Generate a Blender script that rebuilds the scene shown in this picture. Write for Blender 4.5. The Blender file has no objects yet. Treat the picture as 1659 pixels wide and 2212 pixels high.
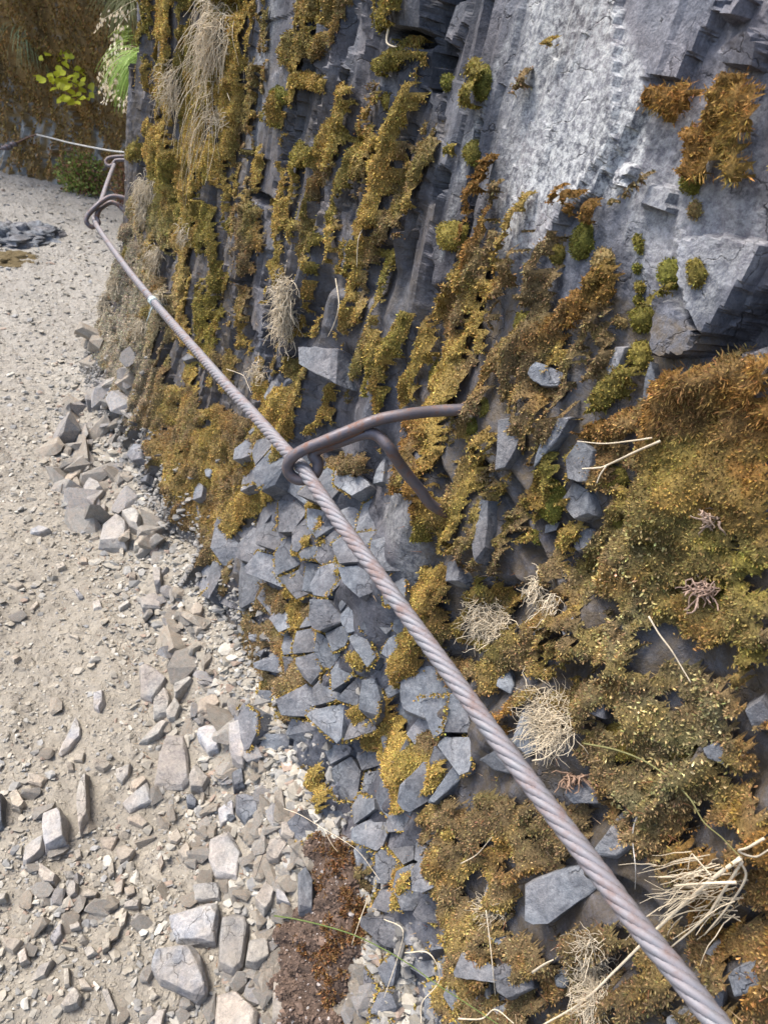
import bpy, math, random
import numpy as np
from mathutils import Vector, Matrix
from mathutils.bvhtree import BVHTree

sc = bpy.context.scene
col = sc.collection
rng = np.random.RandomState(7)
random.seed(7)

# ------------------------------------------------------------------ camera
F_PX, PITCH, ROLL, CAM_H = 1420.0, math.radians(34), math.radians(11), 1.5
W_PX, H_PX = 1659.0, 2212.0
cp, sp_ = math.cos(PITCH), math.sin(PITCH)
Fv = np.array([0, cp, -sp_]); Rv = np.array([1.0, 0, 0]); Uv = np.array([0, sp_, cp])
CAM = np.array([0, 0, CAM_H])
ca, sa = math.cos(ROLL), math.sin(ROLL)
cam_r = Rv * ca + Uv * sa
cam_u = -Rv * sa + Uv * ca
cam = bpy.data.cameras.new('camera')
camo = bpy.data.objects.new('camera', cam); col.objects.link(camo)
m = Matrix.Identity(4)
for i in range(3):
    m[i][0] = cam_r[i]; m[i][1] = cam_u[i]; m[i][2] = -Fv[i]; m[i][3] = CAM[i]
camo.matrix_world = m
cam.sensor_fit = 'VERTICAL'; cam.sensor_height = 36.0
cam.lens = 36.0 * F_PX / H_PX
cam.clip_start = 0.02; cam.clip_end = 600
cam.dof.use_dof = True; cam.dof.focus_distance = 1.15
cam.dof.aperture_fstop = (cam.lens / 1000) / 0.0026
sc.camera = camo

# ------------------------------------------------------------------ light
TH = math.radians(33.5)                 # heading of the cliff
Wv = np.array([-math.sin(TH), math.cos(TH), 0]); Dv = np.array([math.cos(TH), math.sin(TH), 0])
sun_dir = -0.46 * Dv + 0.46 * Wv + np.array([0, 0, 1.05]); sun_dir /= np.linalg.norm(sun_dir)
world = bpy.data.worlds.new('World'); sc.world = world; world.use_nodes = True
nt = world.node_tree
sky = nt.nodes.new('ShaderNodeTexSky'); sky.sky_type = 'NISHITA'; sky.sun_disc = False
sky.sun_elevation = math.asin(sun_dir[2]); sky.sun_rotation = math.atan2(sun_dir[0], sun_dir[1])
sky.air_density = 1.0; sky.dust_density = 3.5; sky.ozone_density = 1.0
bg = nt.nodes['Background']; bg.inputs['Strength'].default_value = 0.13
nt.links.new(sky.outputs[0], bg.inputs[0])
sl = bpy.data.lights.new('sun', 'SUN'); sl.energy = 1.5; sl.angle = math.radians(16); sl.color = (1, .94, .85)
so = bpy.data.objects.new('sun', sl); col.objects.link(so)
so.rotation_euler = Vector(sun_dir).to_track_quat('Z', 'Y').to_euler()
sc.view_settings.view_transform = 'Standard'; sc.view_settings.look = 'None'
sc.view_settings.exposure = 1.6; sc.view_settings.gamma = 1; sc.view_settings.use_curve_mapping = False

# ------------------------------------------------------------------ helpers
def ray(u, v):
    u = np.asarray(u, float) - W_PX / 2; v = np.asarray(v, float) - H_PX / 2
    r = (u * ca + v * sa) / F_PX; up = (-v * ca + u * sa) / F_PX
    return Fv + r[..., None] * Rv + up[..., None] * Uv      # depth along axis = 1
def at(u, v, d):
    return CAM + ray(u, v) * d
def project(P):
    Q = P - CAM
    dz = Q @ Fv; dzs = np.where(dz < .05, .05, dz)
    u = (Q @ cam_r) / dzs * F_PX + W_PX / 2; v = -(Q @ cam_u) / dzs * F_PX + H_PX / 2
    return u, v, dz
def W2(D, s, z):
    D, s, z = np.broadcast_arrays(np.asarray(D, float), np.asarray(s, float), np.asarray(z, float))
    return D[..., None] * Dv + s[..., None] * Wv + z[..., None] * np.array([0, 0, 1.0])
def SDZ(P):
    return P @ Wv, P @ Dv, P[..., 2]
def sstep(a, b, x):
    t = np.clip((x - a) / (b - a), 0, 1); return t * t * (3 - 2 * t)

_perm = np.random.RandomState(3).permutation(4096)
_g = np.random.RandomState(4).normal(size=(4096, 3)); _g /= np.linalg.norm(_g, axis=1)[:, None]
def perlin(P):
    P = np.asarray(P, float); I = np.floor(P).astype(int); f = P - I; w = f * f * f * (f * (f * 6 - 15) + 10)
    out = np.zeros(P.shape[:-1])
    for dx in (0, 1):
        for dy in (0, 1):
            for dz in (0, 1):
                h = _perm[(_perm[(_perm[(I[..., 0] + dx) & 4095] + I[..., 1] + dy) & 4095] + I[..., 2] + dz) & 4095]
                g = _g[h]
                d = g[..., 0] * (f[..., 0] - dx) + g[..., 1] * (f[..., 1] - dy) + g[..., 2] * (f[..., 2] - dz)
                out += d * (w[..., 0] if dx else 1 - w[..., 0]) * (w[..., 1] if dy else 1 - w[..., 1]) * (w[..., 2] if dz else 1 - w[..., 2])
    return out * 1.6
def fbm(P, o=4, gain=.5):
    s = 0; a = 1; t = 0
    for k in range(o):
        s = s + a * perlin(P * 2 ** k + 17.3 * k); t += a; a *= gain
    return s / t
def n3(a, b, c=0.0, sc_=(1, 1, 1)):
    a, b, c = np.broadcast_arrays(np.asarray(a, float), np.asarray(b, float), np.asarray(c, float))
    return np.stack([a * sc_[0], b * sc_[1], c * sc_[2]], -1)
def cells(x, y, n_jit=0.9, seed=0):
    """two nearest cell distances, id and offset to the nearest of jittered grid points"""
    ix = np.floor(x).astype(int); iy = np.floor(y).astype(int)
    b1 = np.full(x.shape, 9.0); b2 = np.full(x.shape, 9.0); bid = np.zeros(x.shape, int)
    ox = np.zeros(x.shape); oy = np.zeros(x.shape)
    for dx in (-1, 0, 1):
        for dy in (-1, 0, 1):
            h = _perm[(_perm[(ix + dx + seed) & 4095] + iy + dy) & 4095]
            jx = (ix + dx) + .5 + (_g[h, 0]) * .45 * n_jit; jy = (iy + dy) + .5 + (_g[h, 1]) * .45 * n_jit
            d = np.hypot(x - jx, y - jy)
            c = d < b1
            b2 = np.where(c, b1, np.minimum(b2, d)); bid = np.where(c, h, bid)
            ox = np.where(c, x - jx, ox); oy = np.where(c, y - jy, oy); b1 = np.where(c, d, b1)
    return b1, b2, bid, ox, oy

def mesh_np(name, V, Fc, mat=None, smooth=False, colr=None, attrs=None):
    """V (n,3), Fc (m,k) all same k"""
    me = bpy.data.meshes.new(name)
    V = np.ascontiguousarray(V, np.float32); Fc = np.ascontiguousarray(Fc, np.int32); k = Fc.shape[1]
    me.vertices.add(len(V)); me.vertices.foreach_set('co', V.ravel())
    me.loops.add(Fc.size); me.loops.foreach_set('vertex_index', Fc.ravel())
    me.polygons.add(len(Fc)); me.polygons.foreach_set('loop_start', np.arange(0, Fc.size, k, dtype=np.int32))
    me.polygons.foreach_set('use_smooth', np.full(len(Fc), bool(smooth)))
    me.update(calc_edges=True)
    if colr is not None:
        a = me.color_attributes.new('col', 'FLOAT_COLOR', 'POINT')
        c4 = np.ones((len(V), 4), np.float32); c4[:, :3] = colr; a.data.foreach_set('color', c4.ravel())
    for kx, vv in (attrs or {}).items():
        a = me.attributes.new(kx, 'FLOAT', 'POINT'); a.data.foreach_set('value', np.ascontiguousarray(vv, np.float32).ravel())
    if mat: me.materials.append(mat)
    return me
def link(name, me, parent=None, kind=None, label=None, cat=None, group=None, loc=None):
    o = bpy.data.objects.new(name, me); col.objects.link(o)
    if parent is not None: o.parent = parent
    if loc is not None: o.location = loc
    if kind: o['kind'] = kind
    if label: o['label'] = label
    if cat: o['category'] = cat
    if group: o['group'] = group
    return o
def grid_faces(nr, nc):
    i = np.arange(nr * nc).reshape(nr, nc)
    return np.stack([i[:-1, :-1], i[:-1, 1:], i[1:, 1:], i[1:, :-1]], -1).reshape(-1, 4)

# pixel converters of the tracing sheets
def T(sheet, pts):
    ox, oy, k = {0: (0, 0, 1), 1: (0, 0, .35), 2: (497.7, 0, .35), 3: (1078.3, 0, .35), 4: (0, 746.5, .35),
                 5: (497.7, 746.5, .35), 6: (1078.3, 746.5, .35), 7: (0, 1465.7, .5), 8: (829.5, 1465.7, .5)}[sheet]
    return [(ox + x * k, oy + y * k) for x, y in pts]
KS = {0: 1, 1: .35, 2: .35, 3: .35, 4: .35, 5: .35, 6: .35, 7: .5, 8: .5}

# ------------------------------------------------------------------ materials
def mat_new(name):
    m = bpy.data.materials.new(name); m.use_nodes = True
    return m, m.node_tree, m.node_tree.nodes['Principled BSDF']
def nd(nt, t, **kw):
    n = nt.nodes.new(t)
    for k, v in kw.items():
        if k in n.inputs.keys() if hasattr(n.inputs, 'keys') else False: n.inputs[k].default_value = v
        else: setattr(n, k, v)
    return n
def ramp(nt, src, stops):
    r = nt.nodes.new('ShaderNodeValToRGB'); e = r.color_ramp.elements
    while len(e) < len(stops): e.new(.5)
    for i, (p, c) in enumerate(stops):
        e[i].position = p; e[i].color = (*c, 1) if len(c) == 3 else c
    nt.links.new(src, r.inputs[0]); return r
def coords(nt, rand=True):
    tc = nt.nodes.new('ShaderNodeTexCoord')
    if not rand: return tc.outputs['Object']
    oi = nt.nodes.new('ShaderNodeObjectInfo')
    mu = nt.nodes.new('ShaderNodeMath'); mu.operation = 'MULTIPLY'; mu.inputs[1].default_value = 37.0
    nt.links.new(oi.outputs['Random'], mu.inputs[0])
    va = nt.nodes.new('ShaderNodeVectorMath'); va.operation = 'ADD'
    nt.links.new(tc.outputs['Object'], va.inputs[0]); nt.links.new(mu.outputs[0], va.inputs[1])
    return va.outputs[0]
def noise(nt, vec, scale, detail=6, rough=.6, dist=0):
    n = nt.nodes.new('ShaderNodeTexNoise'); n.inputs['Scale'].default_value = scale
    n.inputs['Detail'].default_value = detail; n.inputs['Roughness'].default_value = rough
    n.inputs['Distortion'].default_value = dist
    nt.links.new(vec, n.inputs['Vector']); return n.outputs[0]
def mix(nt, fac, a, b, mode='MIX'):
    n = nt.nodes.new('ShaderNodeMix'); n.data_type = 'RGBA'; n.blend_type = mode
    if isinstance(fac, (int, float)): n.inputs[0].default_value = fac
    else: nt.links.new(fac, n.inputs[0])
    for sock, v in ((n.inputs[6], a), (n.inputs[7], b)):
        if isinstance(v, tuple): sock.default_value = (*v, 1)
        else: nt.links.new(v, sock)
    return n.outputs[2]
def mathn(nt, op, a, b=None, clamp=False):
    n = nt.nodes.new('ShaderNodeMath'); n.operation = op; n.use_clamp = clamp
    for i, v in ((0, a), (1, b)):
        if v is None: continue
        if isinstance(v, (int, float)): n.inputs[i].default_value = v
        else: nt.links.new(v, n.inputs[i])
    return n.outputs[0]
def attr(nt, name):
    a = nt.nodes.new('ShaderNodeAttribute'); a.attribute_name = name; return a
def bump(nt, b, h, strength, dist):
    n = nt.nodes.new('ShaderNodeBump'); n.inputs['Strength'].default_value = strength; n.inputs['Distance'].default_value = dist
    nt.links.new(h, n.inputs['Height']); nt.links.new(n.outputs[0], b.inputs['Normal'])

def rock_mat(name, dark, mid, light, rough=.75, lichen=False, dusty=0.0, dustc=(.31, .28, .235), bs=1.0):
    m, nt, b = mat_new(name)
    v = coords(nt, rand=not lichen)
    n1 = noise(nt, v, 9, 8, .62, .3); n2 = noise(nt, v, 160, 5, .7); n3_ = noise(nt, v, 45, 6, .65, .5)
    c = ramp(nt, n1, [(.3, dark), (.52, mid), (.72, light)]).outputs[0]
    g = ramp(nt, n2, [(.3, (.55, .55, .56)), (.55, (1, 1, 1)), (.75, (1.45, 1.42, 1.38))]).outputs[0]
    c = mix(nt, .8, c, g, 'MULTIPLY')
    n5 = noise(nt, v, 620, 3, .6); g5 = ramp(nt, n5, [(.3, (.68, .69, .71)), (.5, (1, 1, 1)), (.68, (1.3, 1.29, 1.27))]).outputs[0]
    c = mix(nt, .75, c, g5, 'MULTIPLY')
    wob = nt.nodes.new('ShaderNodeTexNoise'); wob.inputs['Scale'].default_value = 30; wob.inputs['Detail'].default_value = 4; nt.links.new(v, wob.inputs['Vector'])
    sc5 = nt.nodes.new('ShaderNodeVectorMath'); sc5.operation = 'SCALE'; sc5.inputs['Scale'].default_value = .05; nt.links.new(wob.outputs['Color'], sc5.inputs[0])
    ad5 = nt.nodes.new('ShaderNodeVectorMath'); ad5.operation = 'ADD'; nt.links.new(v, ad5.inputs[0]); nt.links.new(sc5.outputs[0], ad5.inputs[1])
    vc = nt.nodes.new('ShaderNodeTexVoronoi'); vc.feature = 'DISTANCE_TO_EDGE'; vc.inputs['Scale'].default_value = 16; nt.links.new(ad5.outputs[0], vc.inputs['Vector'])
    crk = ramp(nt, vc.outputs['Distance'], [(.0, (0, 0, 0)), (.018, (1, 1, 1))]).outputs[0]
    cmask = ramp(nt, noise(nt, v, 14, 2, .5), [(.5, (1, 1, 1)), (.56, (0, 0, 0))]).outputs[0]
    crk = mathn(nt, 'MAXIMUM', crk, cmask)
    ck = ramp(nt, crk, [(0, (.38, .38, .40)), (1, (1, 1, 1))]).outputs[0]; c = mix(nt, 1.0, c, ck, 'MULTIPLY')
    wn = ramp(nt, noise(nt, v, 6, 4, .6), [(.42, (1, 1, 1)), (.62, (1.12, 1.0, .93))]).outputs[0]; c = mix(nt, 1.0, c, wn, 'MULTIPLY')
    g2 = ramp(nt, n3_, [(.35, (.62, .63, .66)), (.6, (1.15, 1.13, 1.10))]).outputs[0]
    c = mix(nt, .8, c, g2, 'MULTIPLY')
    if lichen:
        a = attr(nt, 'lichen').outputs['Fac']
        nn = ramp(nt, noise(nt, v, 110, 9, .8, .2), [(.42, (0, 0, 0)), (.58, (1, 1, 1))]).outputs[0]
        f = mathn(nt, 'MULTIPLY', a, nn, True)
        c = mix(nt, mathn(nt, 'MULTIPLY', f, .85), c, (.36, .37, .37))
        d = attr(nt, 'dirt').outputs['Fac']
        nn2 = ramp(nt, noise(nt, v, 40, 8, .75, .4), [(.35, (0, 0, 0)), (.6, (1, 1, 1))]).outputs[0]
        f2 = mathn(nt, 'MULTIPLY', d, nn2, True)
        c = mix(nt, f2, c, (.075, .055, .030))
        d = attr(nt, 'dust').outputs['Fac']
        c = mix(nt, d, c, dustc)
        tn = attr(nt, 'tone').outputs['Fac']
        hv = nt.nodes.new('ShaderNodeHueSaturation'); nt.links.new(c, hv.inputs['Color']); nt.links.new(tn, hv.inputs['Value']); c = hv.outputs[0]
    else:
        oi = nt.nodes.new('ShaderNodeObjectInfo')
        mr = nt.nodes.new('ShaderNodeMapRange'); nt.links.new(oi.outputs['Random'], mr.inputs[0])
        mr.inputs[3].default_value = .72; mr.inputs[4].default_value = 1.22
        hv = nt.nodes.new('ShaderNodeHueSaturation'); nt.links.new(c, hv.inputs['Color']); nt.links.new(mr.outputs[0], hv.inputs['Value'])
        c = hv.outputs[0]
        # thin pale veins
        vn = noise(nt, v, 7, 3, .5, 1.2)
        vv = ramp(nt, vn, [(.485, (0, 0, 0)), (.5, (1, 1, 1)), (.515, (0, 0, 0))]).outputs[0]
        c = mix(nt, mathn(nt, 'MULTIPLY', vv, .22), c, light)
    if dusty:
        dn = ramp(nt, noise(nt, v, 20, 6, .7), [(.35, (0, 0, 0)), (.62, (1, 1, 1))]).outputs[0]
        c = mix(nt, mathn(nt, 'MULTIPLY', dn, dusty), c, dustc)
    nt.links.new(c, b.inputs['Base Color']); b.inputs['Roughness'].default_value = rough
    b.inputs['Specular IOR Level'].default_value = .35
    hb = mathn(nt, 'ADD', mathn(nt, 'ADD', mathn(nt, 'MULTIPLY', n3_, 1.0), mathn(nt, 'MULTIPLY', n2, .45)), mathn(nt, 'MULTIPLY', crk, .4))
    bump(nt, b, hb, .8 * bs, .005)
    return m
M_cliff = rock_mat('basalt', (.040, .044, .055), (.085, .092, .112), (.17, .18, .205), .72, lichen=True)
M_block = rock_mat('slate_grey_basalt', (.075, .084, .10), (.135, .15, .172), (.225, .245, .27), .72)
M_blue = rock_mat('pale_bluish_stone', (.19, .205, .23), (.26, .28, .31), (.36, .375, .41), .8, dusty=.5, dustc=(.43, .37, .29))
M_grey = rock_mat('grey_stone', (.23, .23, .22), (.32, .315, .295), (.42, .41, .375), .85, dusty=.45)
M_tan = rock_mat('dusty_tan_stone', (.24, .22, .185), (.32, .295, .25), (.40, .375, .325), .9, dusty=.5)
M_pave = rock_mat('dusty_slab', (.22, .225, .23), (.29, .295, .30), (.37, .37, .365), .85, dusty=.6)

def vcol_mat(name, rough=.8, trans=0.0, scale=70, var=.35, bstr=.3, sub=False):
    m, nt, b = mat_new(name)
    c = attr(nt, 'col').outputs['Color']
    v = coords(nt, False)
    n = noise(nt, v, scale, 6, .7)
    g = ramp(nt, n, [(.3, (1 - var,) * 3), (.7, (1 + var,) * 3)]).outputs[0]
    c = mix(nt, 1.0, c, g, 'MULTIPLY')
    nt.links.new(c, b.inputs['Base Color']); b.inputs['Roughness'].default_value = rough
    b.inputs['Specular IOR Level'].default_value = .25
    if bstr: bump(nt, b, n, bstr, .004)
    if trans:
        t = nt.nodes.new('ShaderNodeBsdfTranslucent'); nt.links.new(c, t.inputs[0])
        mx = nt.nodes.new('ShaderNodeMixShader'); mx.inputs[0].default_value = trans
        out = nt.nodes['Material Output']
        nt.links.new(b.outputs[0], mx.inputs[1]); nt.links.new(t.outputs[0], mx.inputs[2]); nt.links.new(mx.outputs[0], out.inputs[0])
    return m
M_moss = vcol_mat('moss', .85, .15, 330, .7, .6)
M_pebble = vcol_mat('pebble', .85, 0, 120, .22, .35)
M_dirt = vcol_mat('crumbly_soil', .95, 0, 170, .35, .9)
def path_mat():
    m, nt, b = mat_new('stony_dust'); v = coords(nt, False)
    c = attr(nt, 'col').outputs['Color']; hs = []
    for scl, am in ((32, .35), (75, .5), (190, .42)):
        vo = nt.nodes.new('ShaderNodeTexVoronoi'); vo.inputs['Scale'].default_value = scl; vo.inputs['Randomness'].default_value = 1
        dn = nt.nodes.new('ShaderNodeVectorMath'); dn.operation = 'ADD'
        nn = nt.nodes.new('ShaderNodeTexNoise'); nn.inputs['Scale'].default_value = scl * .7; nt.links.new(v, nn.inputs['Vector'])
        sc2 = nt.nodes.new('ShaderNodeVectorMath'); sc2.operation = 'SCALE'; sc2.inputs['Scale'].default_value = 1.2 / scl; nt.links.new(nn.outputs['Color'], sc2.inputs[0])
        nt.links.new(v, dn.inputs[0]); nt.links.new(sc2.outputs[0], dn.inputs[1]); nt.links.new(dn.outputs[0], vo.inputs['Vector'])
        sep = nt.nodes.new('ShaderNodeSeparateColor'); nt.links.new(vo.outputs['Color'], sep.inputs[0])
        sel = ramp(nt, sep.outputs[0], [(.45, (0, 0, 0)), (.55, (1, 1, 1))]).outputs[0]
        dome = ramp(nt, vo.outputs['Distance'], [(.0, (1, 1, 1)), (.32, (.75,) * 3), (.5, (0, 0, 0))]).outputs[0]
        hgt = mathn(nt, 'MULTIPLY', dome, sel)
        tint = ramp(nt, sep.outputs[1], [(.1, (.78, .78, .80)), (.5, (1, 1, 1)), (.9, (1.28, 1.27, 1.25))]).outputs[0]
        c = mix(nt, mathn(nt, 'MULTIPLY', hgt, .9), c, mix(nt, 1.0, c, tint, 'MULTIPLY'))
        hs.append(mathn(nt, 'MULTIPLY', hgt, am * 60 / scl))
    nz = noise(nt, v, 160, 6, .7)
    h = mathn(nt, 'ADD', mathn(nt, 'ADD', mathn(nt, 'ADD', hs[0], hs[1]), hs[2]), mathn(nt, 'MULTIPLY', nz, .35))
    g = ramp(nt, nz, [(.3, (.84,) * 3), (.7, (1.14,) * 3)]).outputs[0]; c = mix(nt, 1.0, c, g, 'MULTIPLY')
    nt.links.new(c, b.inputs['Base Color']); b.inputs['Roughness'].default_value = .95; b.inputs['Specular IOR Level'].default_value = .2
    bump(nt, b, h, .9, .010)
    return m
M_path = path_mat()
M_straw = vcol_mat('dry_straw', .7, .25, 90, .2, 0)
M_leaf = vcol_mat('leaf', .5, .35, 60, .2, 0)

# ------------------------------------------------------------------ painted masks (which growth sits where on the cliff)
CS = 4.0
cw, ch = int(W_PX / CS) + 40, int(H_PX / CS) + 40       # margin 20 cells
yy, xx = np.mgrid[0:ch, 0:cw]; XX = (xx - 20) * CS; YY = (yy - 20) * CS
KIN = ['gold', 'olive', 'green', 'brown', 'rust', 'long', 'dark', 'lichen', 'pit', 'ridge', 'dirt', 'scree']
MK = {k: np.zeros((ch, cw)) for k in KIN}
WOB = fbm(n3(XX / 60, YY / 60), 4) * 1.0
WOB2 = fbm(n3(XX / 22 + 50, YY / 30), 3) * 1.0
def stroke(k, pts, w, val=1.0, sheet=0, soft=.5):
    s_ = KS[sheet]; pts = T(sheet, pts); w = w * s_ / 2
    d = np.full(XX.shape, 1e9)
    for (x0, y0), (x1, y1) in zip(pts[:-1], pts[1:]):
        L = max((x1 - x0) ** 2 + (y1 - y0) ** 2, 1e-6)
        t = np.clip(((XX - x0) * (x1 - x0) + (YY - y0) * (y1 - y0)) / L, 0, 1)
        d = np.minimum(d, np.hypot(XX - x0 - t * (x1 - x0), YY - y0 - t * (y1 - y0)))
    d = d + WOB * w * .8 + WOB2 * w * .8
    MK[k] = np.maximum(MK[k], val * sstep(w * (1 + soft), w * (1 - soft), d))
def ell(k, x, y, rx, ry, rot=0, val=1.0, sheet=0):
    (x, y), = T(sheet, [(x, y)]); s_ = KS[sheet]; rx *= s_; ry *= s_; a = math.radians(rot)
    dx = XX - x; dy = YY - y
    d = np.hypot((dx * math.cos(a) + dy * math.sin(a)) / rx, (-dx * math.sin(a) + dy * math.cos(a)) / ry) + WOB2 * .15
    MK[k] = np.maximum(MK[k], val * sstep(1.15, .75, d))
def poly(k, pts, val=1.0, sheet=0, gap=.0, edge=18, streak=False, sub=False):
    pts = T(sheet, pts); inside = np.zeros(XX.shape, bool); d = np.full(XX.shape, 1e9)
    xw = XX + WOB * 25; yw = YY + WOB2 * 25
    for (x0, y0), (x1, y1) in zip(pts, pts[1:] + pts[:1]):
        c = ((y0 > yw) != (y1 > yw)) & (xw < (x1 - x0) * (yw - y0) / (y1 - y0 + 1e-9) + x0)
        inside ^= c
        L = (x1 - x0) ** 2 + (y1 - y0) ** 2
        t = np.clip(((xw - x0) * (x1 - x0) + (yw - y0) * (y1 - y0)) / L, 0, 1)
        d = np.minimum(d, np.hypot(xw - x0 - t * (x1 - x0), yw - y0 - t * (y1 - y0)))
    m_ = np.where(inside, sstep(0, edge, d), 0)
    if gap:
        if streak:
            lean = (XX - 430 + .17 * (YY - 1100) * sstep(560, 950, XX)) / (3170 - YY)      # verticals converge at the nadir point
            nn = fbm(n3(lean * 62, YY / 210, 3.1 + len(k) * 1.7), 4)
        else: nn = fbm(n3(XX / 70 + len(k), YY / 80), 5)
        m_ = m_ * sstep(-.55 + gap, -.25 + gap, nn)
    if sub: MK[k] = MK[k] * (1 - m_ * val)
    else: MK[k] = np.maximum(MK[k], m_ * val)

# carpets
poly('gold', [(296, -60), (545, -60), (520, 200), (505, 400), (460, 700), (440, 860), (330, 760), (270, 620), (285, 440), (300, 200)], 1, gap=.44, streak=True)
poly('olive', [(296, -60), (560, -60), (530, 200), (520, 400), (490, 700), (450, 860), (330, 760), (250, 620), (280, 440), (296, 200)], .9, gap=.40, streak=True)
poly('brown', [(170, 800), (215, 620), (235, 480), (330, 470), (440, 850), (560, 900), (620, 990), (530, 1060), (520, 1180), (480, 1380), (520, 1480), (470, 1560), (450, 1330), (380, 1240), (330, 1200), (350, 1080), (250, 990), (200, 900)], 1, gap=.24)
poly('gold', [(330, 800), (440, 850), (640, 960), (600, 1080), (500, 1180), (380, 1100), (330, 960)], .95, gap=.3)
poly('brown', [(1659, 720), (1400, 850), (1250, 950), (1300, 1100), (1200, 1290), (1040, 1250), (960, 1230), (930, 1400), (1050, 1560), (1180, 1500), (1300, 1700), (1450, 1900), (1700, 2100), (1720, 1400)], .95, gap=.27)
poly('gold', [(1240, 950), (1420, 1080), (1500, 1500), (1380, 1700), (1180, 1480), (960, 1500), (960, 1260), (1200, 1280)], .9, gap=.42)
poly('rust', [(1700, 760), (1640, 740), (1420, 800), (1400, 950), (1430, 1080), (1700, 1180)], 1, gap=.02)
poly('long', [(1700, 760), (1640, 740), (1430, 790), (1390, 900), (1420, 960), (1700, 960)], 1)
poly('olive', [(1430, 930), (1700, 930), (1700, 1500), (1520, 1420), (1400, 1250), (1380, 1050)], .95, gap=.16)
poly('dark', [(1300, 1120), (1430, 1120), (1600, 1500), (1659, 1650), (1500, 1800), (1350, 1700), (1280, 1450), (1250, 1300)], .95, gap=.2)
poly('brown', [(915, 1740), (1080, 1670), (1200, 1800), (1280, 1840), (1150, 1890), (1130, 1980), (1000, 2230), (950, 2230), (990, 2050), (930, 1900)], 1, gap=.14)
poly('gold', [(930, 1760), (1180, 1800), (1130, 1980), (1000, 2230), (960, 2200)], .9, gap=.40)
poly('gold', [(800, 1530), (870, 1520), (930, 1600), (1000, 1620), (960, 1700), (900, 1740), (850, 1700)], 1, gap=.1)
poly('brown', [(1000, 1960), (1180, 2000), (1400, 1960), (1720, 2050), (1720, 2300), (960, 2300)], 1, gap=.28)
poly('rust', [(1450, 1700), (1720, 1500), (1720, 2300), (1560, 2300), (1500, 1950)], .9, gap=.28)
poly('brown', [(560, 1250), (720, 1290), (700, 1500), (560, 1640), (480, 1440)], .8, gap=.32)
poly('olive', [(1040, 1230), (1200, 1290), (1100, 1450), (940, 1420), (960, 1260)], .8, gap=.3)
poly('brown', [(600, 420), (860, 250), (980, 430), (860, 800), (680, 700)], .6, gap=.48, streak=True)
poly('brown', [(900, 520), (1160, 440), (1330, 760), (1240, 1300), (1020, 1230), (880, 1100), (810, 850)], .9, gap=.5, streak=True)
poly('gold', [(840, 560), (1130, 440), (1250, 760), (1200, 1200), (1000, 1180), (830, 1000), (790, 850)], .9, gap=.6, streak=True)
poly('brown', [(1100, 700), (1330, 600), (1360, 760), (1240, 960), (1090, 880)], .9, gap=.40, streak=True)
poly('gold', [(330, -60), (900, -60), (980, 260), (900, 700), (820, 1000), (700, 900), (520, 860), (440, 860)], .9, gap=.60, streak=True)
poly('brown', [(330, -60), (900, -60), (980, 260), (900, 700), (820, 1000), (700, 900), (520, 860), (440, 860)], .7, gap=.62, streak=True)
poly('olive', [(500, -60), (960, -60), (1000, 330), (930, 620), (800, 900), (560, 860)], .8, gap=.66, streak=True)
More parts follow.
